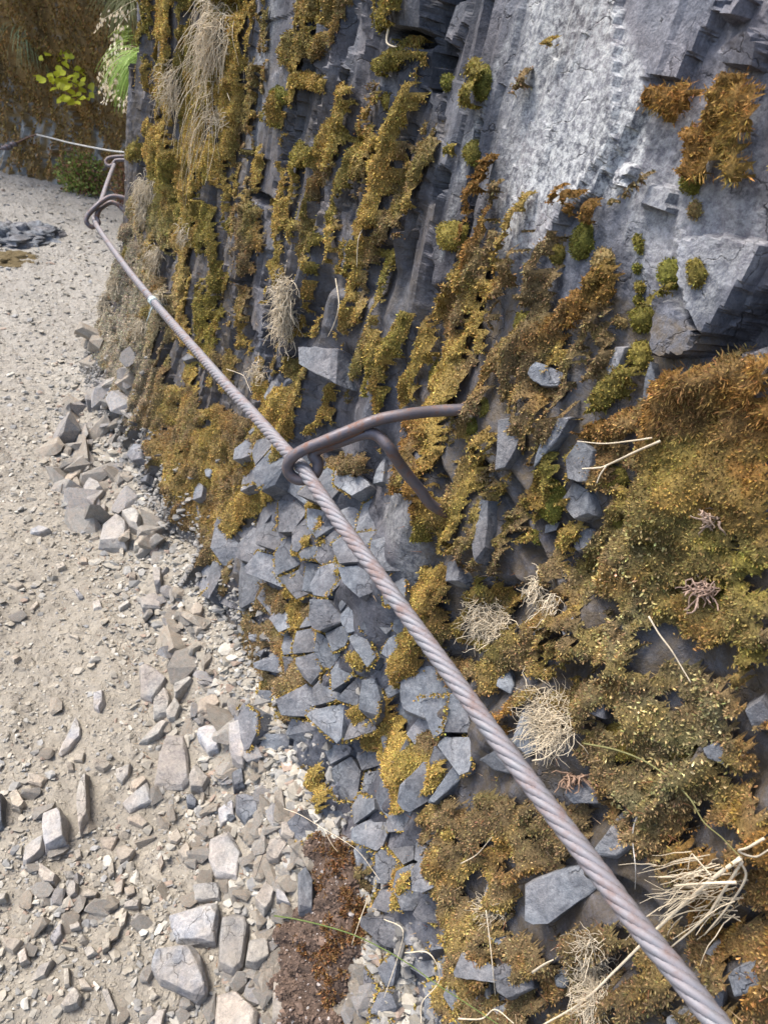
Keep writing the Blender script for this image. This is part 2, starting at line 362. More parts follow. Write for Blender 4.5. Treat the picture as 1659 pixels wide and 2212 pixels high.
# moss strips
for k, sh, w, pts in [
    ('gold', 2, 55, [(140, 0), (110, 250), (70, 500), (60, 700), (30, 900), (10, 1300)]),
    ('gold', 2, 50, [(560, 0), (500, 150), (470, 350), (430, 450), (400, 620), (360, 760), (340, 900), (350, 1050), (370, 1150), (330, 1300), (320, 1500), (310, 1700), (240, 1850), (230, 1950)]),
    ('gold', 2, 70, [(420, 510), (520, 490), (600, 520)]), ('gold', 2, 70, [(600, 0), (600, 190)]),
    ('olive', 2, 90, [(310, 600), (280, 740)]),
    ('olive', 2, 100, [(520, 850), (460, 1020), (470, 1180), (500, 1280)]), ('olive', 2, 45, [(500, 1280), (400, 1350), (380, 1450)]),
    ('gold', 2, 75, [(730, 550), (680, 750), (640, 900), (600, 1000)]),
    ('olive', 2, 130, [(830, 650), (780, 850), (760, 1050), (690, 1150), (650, 1300)]),
    ('gold', 2, 60, [(1260, 330), (1180, 450), (1130, 600)]),
    ('gold', 2, 120, [(1100, 640), (1040, 720), (1020, 850), (1000, 950), (960, 1050), (940, 1200), (900, 1300)]),
    ('gold', 2, 75, [(900, 1300), (860, 1420), (820, 1500), (790, 1600)]),
    ('gold', 2, 70, [(790, 1680), (770, 1800), (740, 1900), (720, 2100)]),
    ('gold', 2, 45, [(660, 1400), (650, 1600)]), ('olive', 2, 110, [(530, 1450), (560, 1650)]),
    ('gold', 2, 120, [(550, 1780), (500, 2000)]),
    ('olive', 2, 130, [(1040, -40), (1020, 150), (1080, 280), (980, 380)]), ('olive', 2, 85, [(1230, 280), (1100, 330)]),
    ('olive', 2, 100, [(1560, 400), (1540, 600)]),
    ('rust', 2, 90, [(1659, 1300), (1600, 1400), (1540, 1530), (1470, 1650), (1420, 1750)]),
    ('gold', 2, 95, [(1440, 1700), (1350, 1850), (1300, 1950), (1280, 2133)]),
    ('gold', 2, 120, [(960, 1850), (930, 2000), (940, 2133)]), ('olive', 2, 130, [(1040, 1600), (1030, 1750)]),
    ('gold', 2, 60, [(1300, 1180), (1250, 1380)]), ('olive', 2, 60, [(1250, 1400), (1210, 1600)]),
    ('olive', 2, 75, [(1080, 1950), (1060, 2133)]), ('brown', 2, 90, [(130, 1250), (100, 1600), (80, 1850), (60, 2133)]),
    ('gold', 2, 70, [(1610, 1750), (1570, 1900), (1580, 2133)]), ('rust', 2, 60, [(1659, 950), (1600, 1100), (1540, 1280)]),
    ('brown', 2, 110, [(900, 550), (860, 700), (830, 800)]), ('gold', 2, 50, [(1100, 1000), (1060, 1120)]),
    ('olive', 2, 60, [(760, 1500), (730, 1650)]), ('olive', 2, 60, [(1390, 900), (1350, 1050)]),
    ('rust', 3, 150, [(1000, 590), (1100, 640), (1210, 560)]), ('long', 3, 180, [(1000, 590), (1100, 640), (1210, 560)]),
    ('rust', 3, 210, [(1540, 520), (1450, 700), (1350, 850), (1300, 1000)]), ('rust', 3, 150, [(1640, 620), (1520, 850), (1540, 1000)]),
    ('long', 3, 260, [(1540, 520), (1450, 700), (1350, 850), (1320, 1050)]), ('long', 3, 200, [(1640, 620), (1520, 850), (1540, 1050)]),
    ('rust', 3, 130, [(430, 1170), (520, 1180), (600, 1290)]), ('gold', 3, 110, [(200, 1250), (150, 1450), (60, 1650), (20, 1750)]),
    ('brown', 3, 110, [(400, 1350), (380, 1450), (300, 1650), (250, 1800)]),
    ('rust', 3, 150, [(700, 1680), (650, 1800), (520, 1900), (400, 2000), (300, 2100)]),
    ('brown', 3, 90, [(60, 1150), (30, 1350), (10, 1500)]), ('gold', 3, 40, [(400, 110), (380, 250)]), ('brown', 3, 60, [(220, 400), (150, 560)]),
    ('olive', 3, 60, [(1110, 1750), (1000, 1850)]), ('brown', 3, 50, [(980, 1080), (850, 1180), (730, 1240)]),
    ('olive', 5, 110, [(960, 0), (940, 200), (960, 400)]), ('gold', 5, 60, [(1040, 0), (1010, 150)]),
    ('rust', 5, 60, [(1180, 100), (1120, 300), (1120, 600), (1060, 850)]), ('rust', 5, 70, [(1250, 420), (1210, 600), (1170, 800), (1180, 1050)]),
    ('gold', 5, 140, [(1400, 0), (1380, 300), (1300, 500), (1290, 800), (1250, 1000)]), ('olive', 5, 120, [(1260, 1020), (1240, 1150)]),
    ('gold', 5, 130, [(1630, 600), (1550, 720), (1460, 880), (1400, 1000), (1400, 1200)]),
    ('gold', 5, 140, [(1250, 1380), (1220, 1680), (1150, 1800), (1120, 2000)]),
    ('gold', 5, 190, [(330, 350), (300, 500)]), ('gold', 5, 90, [(700, -60), (700, 160)]), ('gold', 5, 50, [(640, 250), (600, 450), (520, 520)]),
    ('gold', 5, 60, [(490, 1180), (470, 1250)]), ('gold', 5, 40, [(400, 1400), (390, 1550), (430, 1650)]), ('gold', 5, 80, [(430, 1600), (410, 1700)]),
    ('gold', 5, 45, [(600, 1700), (590, 1900)]), ('gold', 5, 60, [(720, 1280), (700, 1370)]), ('gold', 5, 60, [(760, 1900), (860, 1960)]),
    ('gold', 5, 40, [(540, 950), (560, 1180), (620, 1200)]), ('brown', 5, 120, [(600, 740), (850, 740)]),
    ('olive', 6, 150, [(330, 700), (300, 1000)]), ('olive', 6, 130, [(850, 150), (720, 290), (600, 400)]), ('brown', 6, 160, [(250, 300), (200, 550)]),
    ('rust', 6, 130, [(600, 480), (700, 520), (820, 460)]), ('olive', 6, 110, [(820, 980), (740, 1150), (690, 1300)]),
    ('gold', 7, 60, [(1200, 160), (1190, 250)]), ('gold', 7, 60, [(1560, 120), (1620, 280)]), ('gold', 7, 50, [(1400, 380), (1420, 540)]), ('brown', 7, 130, [(1000, 20), (1110, 60), (1120, 250), (1150, 340)]),
    ('brown', 7, 60, [(1110, 640), (1150, 610)]), ('brown', 7, 110, [(1380, 740), (1560, 840), (1600, 1040), (1560, 1200)]),
    ('gold', 8, 70, [(50, 100), (80, 350), (100, 520)]), ('brown', 8, 100, [(200, 250), (300, 290)]), ('rust', 8, 110, [(540, 100), (500, 180)]),
    ('gold', 8, 40, [(130, 800), (100, 950)]), ('brown', 8, 130, [(330, 900), (400, 1100), (350, 1300)]),
    ('brown', 8, 120, [(700, 550), (850, 600), (800, 760)])]:
    stroke(k, pts, w, 1.0, sh)
for (k, sh, x, y, rx, ry, rot) in [('pit', 2, 1190, 255, 90, 50, 15), ('pit', 2, 850, 850, 50, 40, 0), ('pit', 2, 740, 1730, 60, 70, 0), ('pit', 5, 1400, 420, 50, 20, 0),
        ('pit', 4, 1410, 700, 30, 90, 10), ('pit', 4, 1190, 960, 25, 160, 5), ('pit', 1, 1450, 30, 70, 60, 0), ('pit', 2, 1320, 1150, 30, 120, 20), ('pit', 5, 600, 700, 70, 30, 0),
        ('pit', 8, 300, 250, 90, 35, 25), ('pit', 2, 240, 1230, 80, 30, 30), ('pit', 6, 350, 260, 60, 40, -40), ('pit', 8, 1100, 930, 160, 60, 25)]:
    ell(k, x, y, rx, ry, rot, 1.0, sh)
poly('lichen', [(1130, -40), (1340, -40), (1420, 250), (1380, 430), (1200, 450), (1110, 520), (1120, 300)], 1.0)
poly('lichen', [(830, 1030), (860, 1000), (950, 1250), (930, 1300), (900, 1330), (820, 1150)], .5)
poly('lichen', [(1300, 300), (1659, 200), (1659, 560), (1500, 700), (1350, 600)], .38)
stroke('lichen', [(1210, -20), (1120, 500)], 120, .9, soft=.9); stroke('lichen', [(590, 0), (560, 200), (545, 330)], 30, .45)
stroke('lichen', [(1140, 0), (1060, 180), (1010, 320), (950, 560)], 12, .9)
poly('pit', [(1659, 590), (1600, 660), (1490, 780), (1659, 760), (1720, 640)], .9)
poly('dirt', [(300, 0), (560, 0), (560, 1500), (250, 1200), (190, 800)], .75)
poly('dirt', [(880, 650), (1320, 620), (1720, 800), (1720, 2300), (950, 2300), (900, 1200)], .8)
poly('dirt', [(560, 100), (980, 250), (880, 850), (560, 700)], .45)

LEAN_ = (XX - 430 + .17 * (YY - 1100) * sstep(560, 950, XX)) / (3170 - YY)
bare = fbm(n3(LEAN_ * 120, YY / 330, 41.3), 3) + .35 * fbm(n3(LEAN_ * 60, YY / 120, 11.3), 3)
inreg = sstep(280, 340, XX) * sstep(1420, 1300, XX) * sstep(1330, 1180, YY) * (1 - sstep(700, 850, YY) * sstep(720, 620, XX))
for k_ in ('gold', 'olive', 'brown', 'rust', 'dark'):
    MK[k_] = MK[k_] * (1 - inreg * sstep(.11 + .05 * sstep(600, 900, YY), .20 + .05 * sstep(600, 900, YY), bare))
reg2 = sstep(900, 1000, XX) * sstep(1150, 1300, YY)
bare2 = fbm(n3(XX / 95, YY / 75, 51.3), 4)
for k_ in ('gold', 'olive', 'brown', 'rust', 'dark'):
    MK[k_] = MK[k_] * (1 - reg2 * sstep(.12, .19, bare2))
def samp(k, u, v):
    x = np.clip(u / CS + 20, 0, cw - 1.01); y = np.clip(v / CS + 20, 0, ch - 1.01)
    ix = x.astype(int); iy = y.astype(int); fx = x - ix; fy = y - iy; A = MK[k]
    return (A[iy, ix] * (1 - fx) + A[iy, ix + 1] * fx) * (1 - fy) + (A[iy + 1, ix] * (1 - fx) + A[iy + 1, ix + 1] * fx) * fy

# ------------------------------------------------------------------ the cliff: out-of-plane field D(s, z)
SB = np.array([-6, -1, .3, 1.4, 2.4, 3.0, 3.35, 3.8, 5.0, 7.0, 9.0])
BB = np.array([.6, .49, .44, .385, .31, .27, .30, .78, 1.6, 2.4, 3.0])
WW = np.array([.9, .68, .65, .65, .65, .64, .62, 1.05, 1.9, 2.8, 3.4])
ZG = np.array([-.3, 0, .1, .3, .55, .85, 1.25, 6]); GG = np.array([-.25, 0, .13, .42, .66, .86, 1.0, 1.0])
def Dbase(s, z):
    b = np.interp(s, SB, BB); w = np.interp(s, SB, WW)
    return b + (w - b) * np.interp(z, ZG, GG) + .05 * np.clip(z - 1.25, 0, 9)
# column edges
er = np.random.RandomState(21); E = [-6.0]
while E[-1] < 9:
    E.append(E[-1] + (er.uniform(.07, .2) if .7 < E[-1] < 4 else er.uniform(.16, .34)))
E = np.array(E); EA = er.uniform(-.036, .036, len(E)); EB = er.uniform(-.036, .036, len(E))
def disp(s, z):
    """outward (towards the path) relief in metres"""
    q = s + .20 * (z - 1) * sstep(2.3, 1.2, s) + .012 * fbm(n3(s * 3, z * 2.2, 9), 3)
    i = np.clip(np.searchsorted(E, q) - 1, 0, len(E) - 2); f = (q - E[i]) / (E[i + 1] - E[i])
    wall = sstep(.35, .9, z)
    sl_ = sstep(1.15, .75, s) * sstep(.9, 1.2, z)
    c = (EA[i] * (1 - f) + EB[i] * f + .010 * np.sin(np.pi * f)) * (.35 + .65 * wall) * (1 - .92 * sl_)
    gw = (E[i + 1] - E[i]) * np.minimum(f, 1 - f); c -= .016 * np.exp(-(gw / (.004 + .002 * np.clip(s, 0, 4))) ** 2) * wall * (1 - sl_)
    # tall narrow fracture facets
    big = 1 + 1.3 * sl_
    _, b2, h, ox, oy = cells(q * 11 / big + .4 * fbm(n3(s * 5, z * 2), 2), z * 1.9 / big + .3 * fbm(n3(s * 9, z * 3, 8), 2), .95, 5)
    c += (_g[h, 0] * ox * 1.25 + _g[h, 1] * oy * .9) * .050 * big * (1 - .78 * sl_) + _g[h, 2] * .010 * (1 - .7 * sl_)
    _, b2, h, ox, oy = cells(q * 24 + .5 * fbm(n3(s * 12, z * 7, 4), 2), z * 5.5 + .8 * fbm(n3(s * 14, z * 9, 14), 2), .9, 77)
    sm = (1 - .8 * sl_) * .8
    c += ((_g[h, 0] * ox + _g[h, 1] * oy) * .014 + (ox * ox + oy * oy) * .014) * sm
    c += .012 * sl_ * perlin(n3(s * 2.6 - z * 1.0, z * 1.2, 3)) * 3 + (.010 + .014 * sl_) * fbm(n3(s * 5, z * 4, 1), 4) + .0035 * fbm(n3(s * 50, z * 42, 2), 3)
    # conchoidal ribs across the columns
    rib = np.abs(((z * 19 + 2.2 * fbm(n3(s * 6, z * 5, 6), 2) - s * 3) % 1) - .5)
    c += .0035 * rib * (1 - sl_) * sstep(-.1, .25, perlin(n3(s * 4, z * 3, 30))) * wall
    return c * (1 - .6 * sstep(3.42, 3.6, s))
def features(s, z, D):
    P = W2(D, s, z); u, v, dz = project(P)
    ok = (dz > .2) & (u > -70) & (u < W_PX + 70) & (v > -70) & (v < H_PX + 70) & (s < 3.9)
    return u, v, ok
facets = [
 (2, [(180,-30),(300,-30),(265,120),(240,350),(180,540),(150,560),(155,200)], 1.6, (.1, -.5)),
 (2, [(690,520),(720,345),(765,380),(740,520)], 1.5, (.3, -.6)), (2, [(765,580),(800,480),(835,430),(800,590)], 1.5, (.3, -.6)),
 (2, [(565,870),(640,720),(625,880),(590,950)], 1.6, (.2, -.5)), (2, [(640,1010),(680,900),(712,860),(690,1020)], 1.6, (.2, -.5)),
 (2, [(1085,90),(1110,0),(1200,-60),(1340,0),(1330,80),(1300,215),(1130,190)], 5, (0, .2)),
 (2, [(1130,720),(1210,500),(1350,640),(1310,1000),(1250,1150),(1180,1360),(1120,1050)], 1.4, (.1, -.3)),
 (2, [(510,270),(560,130),(690,200),(690,400),(600,480),(530,400)], 1.5, (.2, 0)), (2, [(240,150),(450,80),(440,350),(250,560),(230,380)], 1.2, (.1, -.2)),
 (2, [(820,230),(880,60),(960,330),(840,360)], 1.6, (.2, -.3)), (2, [(630,1360),(760,1290),(780,1500),(700,1600),(640,1440)], 1.4, (.1, -.3)),
 (2, [(170,1420),(230,1330),(300,1380),(310,1550),(160,1560)], 1.2, (0, -.5)), (2, [(120,970),(290,980),(320,1250),(150,1160),(110,1130)], 1.2, (0, -.3)),
 (2, [(940,1400),(980,1290),(1060,1150),(1090,1350),(1000,1500),(900,1560)], 1.2, (.1, -.2)), (2, [(130,1720),(240,1800),(240,2110),(70,1900)], 1.8, (.2, -.4)),
 (2, [(440,2133),(520,2040),(560,2133),(500,2200)], 3, (0, -.6)), (2, [(820,1880),(910,1800),(930,2133),(780,2133)], 1.2, (0, .2)),
 (2, [(1380,480),(1500,520),(1480,800),(1360,1060),(1360,640)], 1.2, (-.2, 0)), (2, [(1370,60),(1500,0),(1520,120),(1430,300),(1320,250)], 1.8, (0, -.3)),
 (5, [(430,10),(660,20),(650,240),(440,120)], 2.5, (.1, -.4)), (5, [(200,330),(370,60),(400,130),(230,420)], 2, (.2, -.5)), (5, [(910,770),(960,680),(960,850),(900,860)], 2, (.1, -.4)),
 (5, [(1350,1340),(1400,1320),(1450,1400),(1440,1470),(1350,1470)], 3, (.1, -.5)), (5, [(1620,790),(1680,780),(1680,880),(1620,880)], 2, (0, -.5)),
 (5, [(1510,1100),(1550,950),(1600,960),(1590,1250),(1520,1350),(1500,1280)], 1.5, (.1, -.3)), (5, [(1170,1710),(1230,1720),(1300,1790),(1260,1830)], 2.4, (.0, -.5)),
 (6, [(0,450),(130,440),(160,500),(120,640),(60,760),(0,770)], 2.2, (.1, -.4)), (6, [(190,180),(250,100),(420,170),(380,260),(270,260)], 2.2, (.1, -.4)),
 (6, [(270,560),(350,440),(470,440),(400,560),(200,780),(250,650)], 2.4, (.1, -.4)), (6, [(420,700),(500,590),(600,640),(560,860),(440,830)], 2, (.1, -.4)),
 (6, [(380,960),(480,840),(590,900),(590,1050),(480,1080),(400,1000)], 2.2, (.1, -.4)), (6, [(460,1240),(540,1120),(600,1130),(590,1250),(500,1280)], 2, (.1, -.4)),
 (6, [(140,1770),(190,1745),(320,1800),(310,1815)], 2, (.0, -.6)), (6, [(0,2060),(60,1980),(110,2100),(90,2160),(0,2110)], 3, (.0, -.6)), (6, [(400,1760),(470,1660),(480,1750),(430,1830)], 2.2, (.1, -.5)),
 (6, [(280,1100),(380,1090),(370,1140),(290,1160)], 2, (.1, -.4)), (6, [(890,330),(960,100),(1000,250),(950,370)], 2, (.1, -.3)), (6, [(640,180),(740,10),(810,10),(700,230)], 1.4, (.1, -.3)),
 (8, [(80,40),(120,-30),(250,-60),(360,110),(390,200),(300,190),(220,195),(90,150)], 5, (0, -.1)), (8, [(180,540),(350,330),(390,390),(220,540)], 2.5, (.2, -.4)),
 (8, [(600,890),(720,830),(870,780),(990,850),(800,930),(720,1060),(620,1040)], 4, (.1, -.5)), (8, [(790,490),(860,430),(980,460),(950,540),(830,540)], 3, (.1, -.5)),
 (8, [(890,760),(1040,560),(1130,500),(1180,640),(1000,780)], 2.5, (.1, -.4)),
 (8, [(490,1260),(540,1215),(640,1240),(650,1330),(540,1390),(500,1350)], 4, (.1, -.5)), (8, [(740,1290),(780,1230),(820,1290),(800,1340),(750,1330)], 3, (.1, -.5)),
 (8, [(1230,1460),(1290,1400),(1360,1430),(1350,1520),(1240,1520)], 3, (.1, -.5)), (8, [(1500,1280),(1560,1220),(1630,1200),(1640,1370),(1520,1370)], 3.5, (.1, -.5)),
 (8, [(1370,1330),(1440,1280),(1480,1330),(1470,1440),(1400,1420)], 3, (.1, -.5)), (8, [(1560,120),(1640,70),(1700,200),(1600,240)], 2.5, (.1, -.4)), (8, [(1400,300),(1480,260),(1560,320),(1480,380),(1410,350)], 2.5, (.1, -.4)),
 (8, [(560,270),(620,60),(660,200),(680,300),(620,340)], 2, (.1, -.3)), (8, [(870,80),(960,80),(960,180),(880,140)], 1.8, (.1, -.3)), (8, [(430,960),(460,870),(470,940),(450,1010)], 2, (.1, -.4)),
 (8, [(450,1110),(500,1090),(550,1130),(500,1150)], 2.4, (.1, -.5)), (8, [(410,350),(500,300),(570,340),(580,420),(480,400)], 2.4, (.1, -.5)), (8, [(1390,1180),(1440,1120),(1500,1140),(1450,1200)], 2.4, (.1, -.5)),
 (3, [(1400,400),(1420,330),(1659,180),(1720,300),(1659,440),(1500,430)], 3, (.1, .4)), (3, [(930,500),(1040,200),(1090,0),(1400,-40),(1420,80),(1200,420),(1160,500)], 2, (.0, .1)),
 (3, [(960,2100),(1000,1870),(1070,1840),(1250,2040),(1300,2133),(1200,2200),(1000,2200)], 2.5, (.1, -.2)), (3, [(1480,40),(1560,-20),(1620,0),(1540,120),(1430,150)], 3, (.0, -.3)),
 (3, [(740,1080),(800,1000),(890,1050),(830,1100),(820,1180),(740,1150)], 1.6, (.0, -.4)), (3, [(930,1180),(960,1140),(1100,1150),(1090,1330),(1000,1300),(900,1280)], 1.2, (.0, -.4)),
 (3, [(1130,1480),(1340,1440),(1659,1500),(1659,1560),(1500,1820),(1300,2090),(1180,1900),(1130,1700)], 1.8, (.0, -.1)),
 (4, [(790,690),(840,610),(890,620),(880,700),(830,720)], 3, (.1, -.5)), (4, [(560,470),(690,460),(710,540),(640,580),(560,545)], 3.5, (.1, -.5)), (4, [(1130,90),(1170,50),(1220,90),(1150,110)], 3, (.1, -.5)),
 (4, [(1220,960),(1280,920),(1380,930),(1330,1010),(1240,1060)], 3, (.1, -.5)), (4, [(1200,900),(1230,840),(1280,880),(1270,950),(1200,960)], 3, (.1, -.4)), (4, [(1270,760),(1330,755),(1310,820),(1290,820)], 3, (.1, -.4)),
 (4, [(870,815),(930,800),(920,850),(880,845)], 2.5, (.1, -.5)), (4, [(890,970),(920,960),(930,1060),(895,1080)], 3, (.1, -.4)), (4, [(930,480),(990,460),(1010,490),(950,510)], 2.5, (.1, -.5)),
 (4, [(640,720),(720,650),(730,670),(660,740)], 2.5, (.1, -.5)), (4, [(585,790),(640,760),(660,790),(600,810)], 2.5, (.1, -.5)), (4, [(885,1130),(960,1125),(940,1180),(900,1190)], 3, (.1, -.5)),
 (4, [(1330,1310),(1380,1260),(1450,1245),(1420,1310),(1350,1340),(1370,1500),(1320,1590),(1310,1450)], 4, (.1, -.5)), (4, [(1560,1800),(1610,1780),(1600,1830),(1560,1830)], 3, (.1, -.5)), (4, [(1580,1910),(1659,1870),(1620,1930)], 3, (.1, -.5)),
 (4, [(1540,540),(1570,505),(1610,530),(1570,570)], 3, (.1, -.5)), (4, [(1330,1820),(1380,1800),(1400,1850),(1350,1880)], 3, (.1, -.5)), (4, [(1290,1690),(1340,1700),(1340,1750),(1300,1750)], 3, (.1, -.5)),
]
WALLF = [(0, [(1128,-60),(1362,-60),(1352,306),(1195,535),(1000,620),(1050,250)], 2.0, (.35, 0)), (0, [(1340,-40),(1520,-40),(1470,120),(1300,420),(1190,510),(1335,300)], 1.6, (-.3, 0)),
 (0, [(1010,-40),(1130,-40),(1050,260),(985,600),(930,640),(960,250)], 1.2, (-.4, 0)), (0, [(860,830),(880,620),(955,270),(985,330),(905,700)], 1.2, (.3, 0)),
 (0, [(560,330),(600,-40),(680,-40),(640,200),(600,520),(545,700)], 1.0, (-.3, 0)), (0, [(1080,560),(1190,520),(1130,760),(1040,960),(1000,900)], 1.2, (.25, 0))] + [f for f in facets if f[0] in (2, 3)]
facets = [f for f in facets if f[0] not in (2, 3)]
def poly_mask(u, v, P):
    ins = np.zeros(u.shape, bool); d = np.full(u.shape, 1e9)
    for (x0, y0), (x1, y1) in zip(P, P[1:] + P[:1]):
        c = ((y0 > v) != (y1 > v)) & (u < (x1 - x0) * (v - y0) / (y1 - y0 + 1e-9) + x0); ins ^= c
        L = (x1 - x0) ** 2 + (y1 - y0) ** 2
        t = np.clip(((u - x0) * (x1 - x0) + (v - y0) * (y1 - y0)) / L, 0, 1)
        d = np.minimum(d, np.hypot(u - x0 - t * (x1 - x0), v - y0 - t * (y1 - y0)))
    return ins, d
def Dcliff(s, z):
    D = Dbase(s, z)
    u, v, ok = features(s, z, D)
    pit = np.where(ok, samp('pit', u, v), 0)
    R_ = disp(s, z)
    uj = u + 5 * fbm(n3(u / 16, v / 16, 2), 3); vj = v + 5 * fbm(n3(u / 16, v / 16, 9), 3)
    for (sh, pl, hcm, (tx, ty)) in WALLF:
        P = T(sh, pl); a = np.array(P); x0, y0 = a.min(0) - 6; x1, y1 = a.max(0) + 6
        bb = ok & (u > x0) & (u < x1) & (v > y0) & (v < y1)
        if not bb.any(): continue
        ins, d = poly_mask(uj[bb], vj[bb], P); f = np.where(ins, sstep(0, 3.5, d), 0)
        sz = (x1 - x0 + y1 - y0) * .5; cx, cy = a.mean(0)
        h = hcm / 100 * .8 * (.8 + tx * 2 * (u[bb] - cx) / sz - ty * 1.8 * (v[bb] - cy) / sz)
        R_[bb] = R_[bb] * (1 - .72 * f) + f * (h + .004)
    return D - R_ + .05 * pit

th = np.linspace(math.atan(-2.2), math.atan(3.95 / .62), 640)
S1 = [-2.2 * .62]
while S1[-1] < 4.35: S1.append(S1[-1] + (.62 * (1 + (S1[-1] / .62) ** 2) * .0056 if S1[-1] > -.35 else .03) if .62 * (1 + (S1[-1] / .62) ** 2) * .0056 < .0095 or S1[-1] < -.35 else S1[-1] + .0095)
S1 = np.array(S1)
S1 = np.concatenate([np.linspace(-6, S1[0], 14)[:-1], S1, np.linspace(S1[-1], 9, 60)[1:]])
Z1 = np.concatenate([np.linspace(-.12, 2.05, 640), np.linspace(2.05, 7, 26)[1:]])
SS, ZZ = np.meshgrid(S1, Z1)
DD = Dcliff(SS, ZZ)
soft_ = (sstep(1.6, 1.3, SS) * sstep(1.25, 1.1, ZZ))[1:-1, 1:-1] * .9
for _ in range(5):
    DD[1:-1, 1:-1] += soft_ * (.25 * (DD[:-2, 1:-1] + DD[2:, 1:-1] + DD[1:-1, :-2] + DD[1:-1, 2:]) - DD[1:-1, 1:-1])
CP = W2(DD, SS, ZZ)
u, v, ok = features(SS, ZZ, DD)
def fm(k): return np.where(ok, samp(k, u, v), 0)
lich = fm('lichen'); dirt = fm('dirt')
outside = ~ok
rn = fbm(n3(SS * 4, ZZ * 2, 50), 4)
streakn = fbm(n3(SS * 14 - ZZ * 1.2, ZZ * 1.8, 8), 4)
lich = np.where(outside, sstep(.1, .5, rn) * .6, lich)
dirt = np.where(outside, .5, dirt)
dust = sstep(.28, .0, ZZ + .05 * streakn) * .55 * sstep(1.0, 3.2, SS) + .65 * sstep(.14, -.02, ZZ)
tone = np.clip(1 + .35 * fbm(n3(SS * 6, ZZ * 3, 60), 3), .6, 1.5) * (1 + .5 * sstep(1.0, .55, SS) * sstep(.95, 1.25, ZZ))
Fg = grid_faces(*SS.shape)
cliff_me = mesh_np('cliff', CP.reshape(-1, 3), Fg, M_cliff, False, attrs={'lichen': lich.ravel(), 'dirt': dirt.ravel(), 'dust': np.clip(dust, 0, 1).ravel(), 'tone': tone.ravel()})
cliff = link('cliff', cliff_me, kind='structure')

# ------------------------------------------------------------------ the path
def base_at(s): return np.interp(s, SB, BB)
def Zpath(D, s):
    e = D - base_at(s)
    z = .026 * fbm(n3(D * 4, s * 4, 1), 5) + .010 * fbm(n3(D * 20, s * 20, 5), 3) + .0035 * fbm(n3(D * 75, s * 75, 15), 2)
    z = z + .07 * sstep(-.22, .02, e) * np.exp(-((s - .6) / 1.6) ** 2) + .05 * sstep(-.14, .02, e)
    z = z - .03 * sstep(.55, .1, s) * sstep(-.05, -.4, e)
    out = np.clip(-.95 - D - .25 * np.sin(s * .8) - .5 * sstep(4.5, 7, s) * 3, 0, 200)
    return z - out * .9 + .08 * fbm(n3(D * 1.2, s * 1.2, 7), 3) * np.clip(out * 3, 0, 1)
def zg(D, s): return float(Zpath(np.array(D), np.array(s)))
Sg = np.concatenate([-np.geomspace(60, .8, 40), np.linspace(-.75, 4.2, 620), np.linspace(4.2, 10, 240)[1:], np.geomspace(10.2, 200, 40)])
Dg = np.concatenate([-np.geomspace(120, 1.25, 40), np.linspace(-1.2, .75, 330), np.linspace(.78, 4.5, 60)])
DG, SG = np.meshgrid(Dg, Sg)
ZGr = Zpath(DG, SG)
PP = W2(DG, SG, ZGr)
pale = sstep(1.5, 5, SG); ns = fbm(n3(DG * 3, SG * 3, 11), 4); nf = fbm(n3(DG * 30, SG * 30, 12), 3)
cA = np.array([.255, .233, .195]); cB = np.array([.28, .268, .245])
pc = cA * (1 - pale[..., None]) + cB * pale[..., None]
pc = pc * (1 + .16 * ns + .18 * nf)[..., None]
offp = np.clip((-1.1 - DG) * 2, 0, 1)[..., None]; pc = pc * (1 - offp) + np.array([.10, .085, .05]) * offp
path = link('path', mesh_np('path', PP.reshape(-1, 3), grid_faces(*DG.shape)[:, ::-1], M_path, True, pc.reshape(-1, 3)), kind='structure')

# ------------------------------------------------------------------ ray placement on the place itself
def bvh_of(V, Fq): return BVHTree.FromPolygons([tuple(p) for p in V], [tuple(f) for f in Fq])
selr = (Z1 < 2.2); selc = (S1 > -1) & (S1 < 4.1)
sub = np.ix_(np.where(selr)[0][::3], np.where(selc)[0][::3])
CPs = CP[sub]; bv_c = bvh_of(CPs.reshape(-1, 3), grid_faces(*CPs.shape[:2]))
sg = np.ix_(np.where((Sg > -.8) & (Sg < 10))[0][::3], np.where((Dg > -3) & (Dg < 1.2))[0][::3])
PPs = PP[sg]; bv_g = bvh_of(PPs.reshape(-1, 3), grid_faces(*PPs.shape[:2]))
def hit(u, v, which='cg'):
    d = ray(u, v); L = np.linalg.norm(d); dn = Vector(d / L); best = None
    for w, bv in (('c', bv_c), ('g', bv_g)):
        if w in which:
            p, n, i, t = bv.ray_cast(Vector(CAM), dn, 30)
            if p is not None and (best is None or t < best[2]):
                if n.dot(dn) > 0: n = -n
                best = (np.array(p), np.array(n), t, w)
    return best

# ------------------------------------------------------------------ moss: carpet sheets and shoots
MC = {'gold': np.array([.42, .30, .085]), 'olive': np.array([.24, .195, .045]), 'green': np.array([.18, .175, .035]),
      'brown': np.array([.245, .175, .085]), 'rust': np.array([.30, .165, .045]), 'dark': np.array([.19, .165, .085])}
def moss_fields(s, z, u, v, ok):
    st = fbm(n3(s * 17 - z * 1.5, z * 2.4, 80), 4)
    f = {}
    for k in MC:
        mk = np.where(ok, samp(k, u, v), 0)
        if k == 'gold': mk = np.where(ok, mk, sstep(.12, .3, st))
        if k == 'olive': mk = np.where(ok, mk, sstep(.2, .4, -st) * .8)
        if k == 'brown': mk = np.where(ok, mk, sstep(.9, .3, z) * sstep(-.05, .15, fbm(n3(s * 6, z * 6, 81), 4)))
        f[k] = mk
    return f
D0 = Dbase(SS, ZZ)
mf = moss_fields(SS, ZZ, u, v, ok & (SS < 3.9))
tot = sum(mf.values()); cov = np.clip(np.max(np.stack(list(mf.values())), 0), 0, 1)
